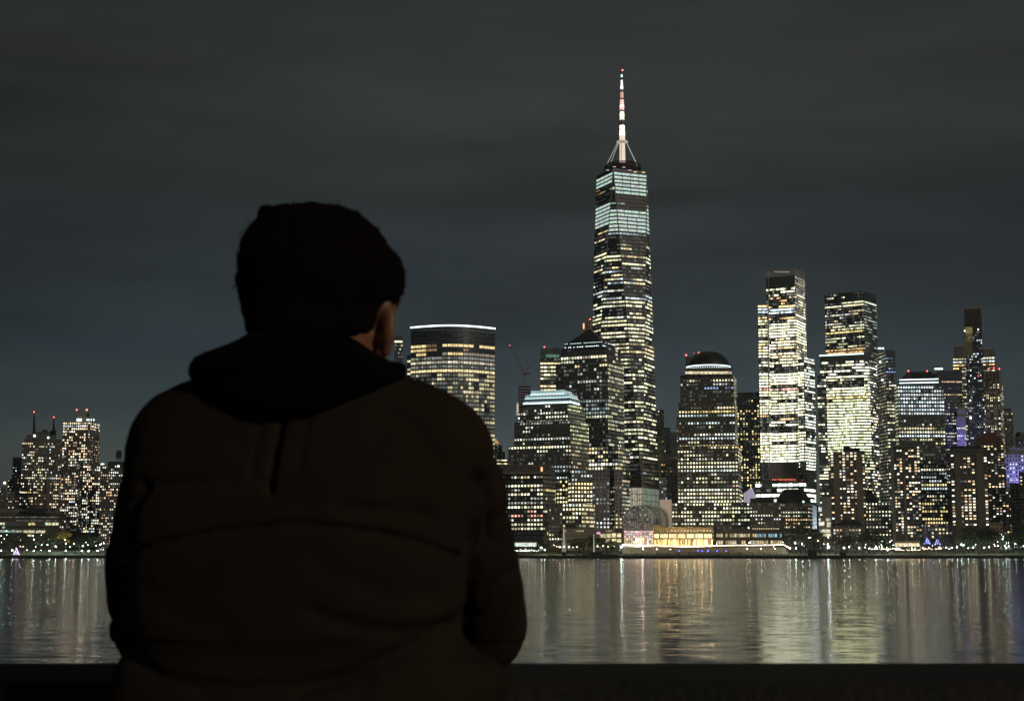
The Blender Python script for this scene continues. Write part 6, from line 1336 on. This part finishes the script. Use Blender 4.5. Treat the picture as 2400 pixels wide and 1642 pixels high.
def seg_dist(px, py, pts):
    best = 1e9
    for (x0, y0), (x1, y1) in zip(pts, pts[1:]):
        dx, dy = x1 - x0, y1 - y0; t = max(0, min(1, ((px - x0) * dx + (py - y0) * dy) / (dx * dx + dy * dy))); best = min(best, math.hypot(px - x0 - t * dx, py - y0 - t * dy))
    return best
def finger(m, base, dirs, lens, r0):
    pts = [base]
    for d, l_ in zip(dirs, lens): pts.append(pts[-1] + Vector(d).normalized() * l_)
    m.tube(pts, [r0, r0 * .95, r0 * .85, r0 * .7][:len(pts)], 8)
    m.ball(pts[-1], r0 * .72, 8, 6)
def person():
    skin, n_, l_, b_ = newmat('skin'); b_.inputs['Base Color'].default_value = (.21, .095, .05, 1); b_.inputs['Roughness'].default_value = .5; b_.inputs['Subsurface Weight'].default_value = .08; b_.inputs['Subsurface Radius'].default_value = (.01, .004, .002)
    def cloth(name, col, sc_, bs):
        m, n, l, b = newmat(name); g = n.new('ShaderNodeTexCoord'); t = n.new('ShaderNodeTexNoise'); t.inputs['Scale'].default_value = sc_; t.inputs['Detail'].default_value = 6; l.new(g.outputs['Object'], t.inputs['Vector'])
        r = n.new('ShaderNodeValToRGB'); r.color_ramp.elements[0].color = tuple(c * .7 for c in col) + (1,); r.color_ramp.elements[1].color = tuple(c * 1.3 for c in col) + (1,); l.new(t.outputs[0], r.inputs[0]); l.new(r.outputs[0], b.inputs['Base Color'])
        w2 = n.new('ShaderNodeTexWave'); w2.inputs['Scale'].default_value = 160; w2.inputs['Distortion'].default_value = 2; l.new(g.outputs['Object'], w2.inputs['Vector'])
        bp = n.new('ShaderNodeBump'); bp.inputs['Strength'].default_value = bs; bp.inputs['Distance'].default_value = .002; l.new(w2.outputs[0], bp.inputs['Height']); l.new(bp.outputs[0], b.inputs['Normal'])
        b.inputs['Roughness'].default_value = .95; b.inputs['Specular IOR Level'].default_value = .08; b.inputs['Sheen Weight'].default_value = 0; return m
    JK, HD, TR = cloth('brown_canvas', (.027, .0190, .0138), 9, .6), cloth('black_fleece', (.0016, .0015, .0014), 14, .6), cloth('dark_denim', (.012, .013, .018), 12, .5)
    GP = 4.76                                            # promenade level
    # ---- body: head, neck, torso, arms, hands, legs as one continuous surface
    m = MB()
    m.loft([oval(a, b, y, h, yc, ex=2.1) for y, a, b, h, yc in ((492, 720, 790, .03, 1.885), (505, 670, 835, .055, 1.885), (530, 622, 875, .070, 1.88), (570, 585, 905, .083, 1.88), (620, 572, 930, .091, 1.882), (670, 574, 932, .096, 1.888), (710, 582, 928, .097, 1.90), (745, 600, 927, .088, 1.915), (780, 650, 926, .080, 1.935), (810, 700, 918, .068, 1.95), (835, 745, 903, .05, 1.965), (850, 785, 880, .03, 1.97))])
    m.loft([oval(a, b, y, h, yc, ex=2) for y, a, b, h, yc in ((700, 640, 860, .06, 1.88), (760, 640, 870, .062, 1.885), (830, 635, 875, .064, 1.885), (900, 600, 900, .075, 1.89), (960, 560, 930, .08, 1.9))])   # neck
    fwd = Vector((.42, .90, -.12)).normalized(); side = Vector((.90, -.42, 0)).normalized(); hc = P(790, 730, 1.90)
    def fp(f, s, u): return hc + fwd * f + side * s + Vector((0, 0, u))
    m.tube([fp(.085, 0, .03), fp(.112, 0, -.002), fp(.10, 0, -.018)], [.010, .015, .013], 8)                     # nose
    m.ball(fp(.085, 0, -.045), .018, 10, 8, sq=(1.2, 1, .5)); m.ball(fp(.083, 0, -.055), .016, 10, 8, sq=(1.2, 1, .5))   # lips
    m.ball(fp(.078, 0, -.085), .022, 10, 8)                                                                            # chin
    for s in (-.031, .031): m.ball(fp(.078, s, .030), .0135, 10, 8); m.tube([fp(.085, s * .4, .048), fp(.083, s, .053), fp(.068, s * 1.6, .046)], .007, 6)
    # right ear: rim, lobe and bowl;  left ear the same on the far side (under the hair)
    def ear(px, py, Y, sx):
        c = P(px, py, Y); r = []
        for k in range(12): t = -1.9 + k * .36; r.append(c + Vector((sx * (.004 + .004 * math.cos(t)), -.013 * math.cos(t) - .002, .028 * math.sin(t) + .002)))
        m.tube(r, [.004, .005, .0055, .006, .006, .006, .006, .006, .006, .0055, .005, .004], 6); m.ball(c + Vector((-sx * .002, .002, -.002)), .02, 10, 8, sq=(.32, .75, 1.25)); m.ball(c + Vector((0, -.004, -.027)), .0075, 8, 6)
    ear(903, 772, 1.868, 1); ear(618, 745, 1.93, -1)
    m.loft([oval(a, b, y, h, yc, ex=2.5) for y, a, b, h, yc in ((905, 560, 930, .06, 1.9), (950, 420, 1040, .085, 1.9), (1010, 350, 1110, .10, 1.9), (1150, 330, 1075, .115, 1.9), (1400, 335, 1060, .11, 1.91), (1650, 330, 1060, .10, 1.93), (1850, 315, 1070, .105, 1.93), (2010, 330, 1060, .10, 1.92), (2080, 400, 1000, .07, 1.92))])
    hz = 5.832
    EL, ER = Vector((P(365, 1455, 2.10).x, 2.13, 5.895)), Vector((P(1120, 1440, 2.10).x, 2.13, 5.897))
    SL, SR = P(424, 1062, 1.91), P(1036, 1058, 1.91)
    HL, HR = Vector((EL.x + .17, 2.30, 5.868)), Vector((ER.x - .17, 2.29, 5.868))
    for S, E, H_ in ((SL, EL, HL), (SR, ER, HR)):
        m.tube([S, S.lerp(E, .5), E], [.052, .047, .038], 14); m.tube([E, E.lerp(H_, .35), H_], [.038, .040, .026], 14); m.ball(E, .04, 12, 8); m.ball(S, .055, 12, 8)
        d = (H_ - E).normalized(); up = Vector((0, 0, 1)); sd_ = d.cross(up).normalized(); pc = H_ + d * .045
        m.loft([[H_ + d * f + sd_ * (w_ * math.cos(t)) + up * (th * math.sin(t) - .004) for t in [2 * math.pi * k / 12 for k in range(12)]] for f, w_, th in ((-.01, .024, .02), (.02, .034, .017), (.055, .042, .015), (.088, .040, .012))])
        s_in = 1 if S is SL else -1
        for k, (off, ln) in enumerate(((.030, .040), (.010, .046), (-.010, .043), (-.029, .033))):
            finger(m, H_ + d * .082 + sd_ * off, [d + up * .05, d - up * .35, d - up * .8], [ln, ln * .6, ln * .45], .0082)
        finger(m, H_ + d * .025 + sd_ * (.030 if s_in > 0 else -.030), [d * .7 + sd_ * .7 * (1 if s_in > 0 else -1), d + sd_ * .3 * s_in, d - up * .2], [.034, .030, .022], .0095)
    for x0, sgn in ((P(560, 2000, 1.92).x, -1), (P(830, 2000, 1.92).x, 1)):
        z0 = ZP(1960, 1.92); m.tube([(x0, 1.92, z0), (x0 + sgn * .01, 1.92, z0 - .2), (x0 + sgn * .02, 1.90, GP + .47), (x0 + sgn * .03, 1.90, GP + .32), (x0 + sgn * .035, 1.885, GP + .08)], [.088, .082, .058, .058, .038], 14)
        m.tube([(x0 + sgn * .035, 1.85, GP + .05), (x0 + sgn * .05, 1.98, GP + .045), (x0 + sgn * .06, 2.08, GP + .035)], [.04, .042, .03], 10)
    body = remesh(m, 'person', skin, None, .006, 3)
    tag(body, 'person seen from behind in a dark brown jacket and black hood, leaning on the parapet', 'person')
    # ---- jacket
    m = MB()
    rows = ((872, 640, 850, .05, 1.885), (884, 560, 935, .085, 1.885), (896, 480, 985, .10, 1.89), (914, 425, 1035, .112, 1.893), (940, 372, 1085, .12, 1.897), (968, 343, 1116, .128, 1.90), (1005, 322, 1138, .133, 1.90), (1052, 306, 1147, .136, 1.90), (1100, 300, 1142, .138, 1.90), (1160, 297, 1128, .139, 1.90), (1240, 292, 1112, .138, 1.90), (1330, 290, 1102, .137, 1.905), (1420, 291, 1098, .135, 1.91), (1490, 292, 1092, .132, 1.915), (1525, 288, 1115, .128, 1.92), (1548, 280, 1165, .127, 1.92), (1575, 268, 1195, .127, 1.92), (1600, 262, 1202, .130, 1.92), (1642, 257, 1186, .135, 1.92), (1700, 256, 1180, .138, 1.92), (1850, 262, 1165, .138, 1.92), (1990, 275, 1140, .13, 1.92), (2010, 290, 1120, .12, 1.92))
    m.loft([oval(a, b, y, h, yc, n=48, ex=2.7, Y=YP) for y, a, b, h, yc in rows])
    for S, E, H_, sg in ((SL, EL, HL, -1), (SR, ER, HR, 1)):
        mid = S.lerp(E, .5) + Vector((sg * (.004 if sg > 0 else .012), -.01, 0))
        m.tube([S + Vector((sg * -.015, 0, .0)), S.lerp(E, .22) + Vector((sg * .004, -.005, 0)), mid, E + Vector((sg * .004, 0, 0))], [.064, .066, .064, .060], 18); m.ball(E, .062, 16, 10); m.ball(S, .064, 16, 10)
        m.tube([E, E.lerp(H_, .4), H_ - (H_ - E).normalized() * .005], [.060, .052, .043], 16)
    yoke = [(305, 1300), (330, 1284), (420, 1262), (520, 1245), (620, 1234), (690, 1231), (790, 1235), (900, 1252), (1000, 1276), (1085, 1306)]
    slit = [(672, 940), (662, 985), (650, 1040), (640, 1090), (632, 1150)]
    placket = [(620, 930), (606, 1010), (592, 1080), (592, 1112), (612, 1130), (632, 1138), (660, 1128), (696, 1108), (706, 1080), (716, 1010), (724, 940)]
    f1 = [(330, 1130), (420, 1136), (540, 1128)]; f2 = [(800, 1190), (900, 1196), (1010, 1206)]; f3 = [(740, 1438), (800, 1458), (870, 1476), (960, 1484), (1050, 1462), (1100, 1440)]
    hem = [(296, 1520), (330, 1560), (380, 1590), (460, 1606), (560, 1612), (680, 1610), (780, 1592), (850, 1568), (960, 1520), (1060, 1470)]
    f4 = [(700, 1625), (760, 1600), (860, 1590)]; f5 = [(460, 1620), (520, 1650)]; f6 = [(900, 960), (960, 990), (1030, 1080)]; lslit = [(338, 1145), (312, 1180), (300, 1230), (297, 1320), (297, 1420), (300, 1500)]; rslit = [(1120, 1110), (1108, 1200), (1100, 1300), (1098, 1420), (1090, 1500)]
    F_ = [(yoke, 8, .010), (slit, 8, .018), (placket, 6, .004), (f1, 16, .005), (f2, 18, .005), (f3, 20, .007), (hem, 18, .010), (f4, 16, .006), (f5, 16, .006), (f6, 22, .004), (lslit, 12, .011), (rslit, 14, .007), ([(760, 1330), (900, 1390), (1010, 1400)], 30, .004), ([(350, 1380), (420, 1440), (520, 1470)], 30, .004), ([(1130, 1130), (1150, 1180), (1150, 1260)], 12, .006), ([(1190, 1200), (1150, 1230), (1130, 1290)], 10, .004), ([(1200, 1330), (1150, 1370), (1120, 1440)], 12, .004), ([(300, 1400), (270, 1420), (262, 1450)], 9, .005)]
    def folds(co, nr):
        if nr.y > .35: return 0
        px, py = topx(co); d = 0
        for pts, w_, dep in F_:
            q = seg_dist(px, py, pts)
            if q < w_ * 3: d -= dep * math.exp(-(q / w_) ** 2)
        d += .003 * noise.noise(Vector((co.x * 7, co.y * 7, co.z * 9))) + .0016 * noise.noise(co * 30)
        if py > 1231 + abs(px - 690) * .12 and py < 1500: d += .0025
        return d
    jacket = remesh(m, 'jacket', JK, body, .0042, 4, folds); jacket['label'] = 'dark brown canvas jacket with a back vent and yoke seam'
    # ---- hood bunched on the shoulders
    m = MB()
    m.loft([oval(a, b, y, h, yc, n=40, ex=2.2, Y=1.84) for y, a, b, h, yc in ((766, 600, 800, .07, 1.885), (784, 566, 826, .09, 1.88), (800, 540, 848, .105, 1.875), (816, 512, 868, .115, 1.87), (830, 484, 888, .125, 1.865), (846, 459, 924, .13, 1.862), (862, 447, 950, .133, 1.858), (876, 446, 955, .13, 1.852), (888, 452, 930, .122, 1.845), (900, 478, 890, .108, 1.838), (914, 520, 835, .094, 1.83), (928, 570, 780, .078, 1.822), (940, 625, 735, .055, 1.815))])
    m.ball(P(468, 868, 1.84) + Vector((0, .01, 0)), .016, 12, 8, sq=(1, 2.6, 1.1)); m.tube([P(470, 850, 1.80), P(540, 905, 1.765), P(640, 935, 1.745), P(760, 925, 1.75), P(860, 885, 1.77), P(945, 866, 1.81)], [.016, .018, .017, .017, .016, .012], 12)
    def hf(co, nr): return .003 * noise.noise(co * 16) + .0015 * noise.noise(co * 45)
    remesh(m, 'hood', HD, body, .006, 3, hf)
    # ---- hair
    HM = cloth('dark_hair', (.0050, .0034, .0022), 60, .3); m = MB()
    rows = ((489, 718, 776, .03, 1.875), (495, 694, 800, .05, 1.875), (504, 672, 826, .062, 1.875), (515, 640, 847, .075, 1.875), (527, 606, 868, .085, 1.877), (550, 582, 891, .096, 1.878), (578, 568, 914, .103, 1.88), (607, 560, 935, .106, 1.88), (640, 557, 946, .107, 1.88), (685, 561, 943, .104, 1.883), (705, 565, 934, .10, 1.885), (724, 569, 905, .092, 1.88), (745, 573, 890, .085, 1.877), (775, 580, 872, .08, 1.872), (800, 600, 850, .07, 1.868))
    m.loft([oval(a, b, y, h, yc, n=40, ex=2.15, Y=1.88) for y, a, b, h, yc in rows]); m.ball(P(660, 512, 1.88), .02, 10, 8, sq=(1.6, 2, .8)); m.tube([P(905, 690, 1.93), P(912, 740, 1.94), P(913, 790, 1.95), P(908, 838, 1.955)], [.014, .0085, .008, .008], 8)
    hair = remesh(m, 'hair', HM, body, .006, 2, lambda c, nr: .0045 * noise.noise(Vector((c.x * 45, c.y * 45, c.z * 22))) + .003 * noise.noise(c * 90))
    m = MB(); rr = random.Random(2); vs = hair.data.vertices
    for k in range(900):
        v = vs[rr.randrange(len(vs))]; nr = v.normal
        if v.co.z < ZP(700, 1.88): continue
        d = (nr * .55 + Vector((rr.gauss(0, .5), rr.gauss(0, .5), rr.gauss(-.25, .5)))).normalized(); ln = rr.uniform(.003, .009); p = v.co + hair.location * 0
        m.tube([p - nr * .002, p + d * ln * .6, p + (d * .8 + Vector((0, 0, -.5))).normalized() * ln], [.0007, .0005, .0002], 3, cap=False)
    for k in range(16):                                   # loose wisps at the upper left
        x0, y0 = rr.uniform(575, 690), 0; y0 = 562 - (x0 - 575) * .52 + rr.uniform(4, 16); a = P(x0, y0, 1.87); ln = rr.uniform(.008, .018)
        m.tube([a, a + Vector((-ln * .4, 0, ln * .55)), a + Vector((-ln * 1.1, 0, ln * .5)), a + Vector((-ln * 1.5, 0, ln * .1))], [.0007, .0006, .0005, .0002], 3, cap=False)
    m.build('strands', HM, hair, origin=(0, 0, 0))
    # ---- trousers and shoes
    m = MB()
    m.loft([oval(a, b, y, h, 1.92, n=32, ex=2.3, Y=1.92) for y, a, b, h in ((1900, 330, 1060, .115), (2050, 345, 1045, .115), (2130, 400, 990, .10))])
    for x0, sgn in ((P(560, 2000, 1.92).x, -1), (P(830, 2000, 1.92).x, 1)):
        z0 = ZP(2010, 1.92); m.tube([(x0, 1.92, z0), (x0 + sgn * .01, 1.92, z0 - .2), (x0 + sgn * .02, 1.895, GP + .47), (x0 + sgn * .03, 1.895, GP + .3), (x0 + sgn * .035, 1.885, GP + .07)], [.102, .096, .075, .072, .062], 16)
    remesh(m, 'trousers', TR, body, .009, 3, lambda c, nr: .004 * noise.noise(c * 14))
    SH = plain('shoe_leather', (.012, .010, .009), .5)
    for x0, sgn in ((P(560, 2000, 1.92).x, -1), (P(830, 2000, 1.92).x, 1)):
        m = MB(); cx = x0 + sgn * .04
        m.loft([[Vector((cx + sgn * f * .1 + w_ * math.cos(t), 1.85 + f, GP + .004 + max(0, h * (.5 + .5 * math.sin(t))))) for t in [2 * math.pi * k / 14 for k in range(14)]] for f, w_, h in ((-.06, .02, .06), (-.045, .04, .10), (.0, .046, .12), (.07, .047, .10), (.14, .052, .07), (.20, .048, .055), (.235, .02, .03))]); sh = remesh(m, 'shoe', SH, body, .005, 2)
person()
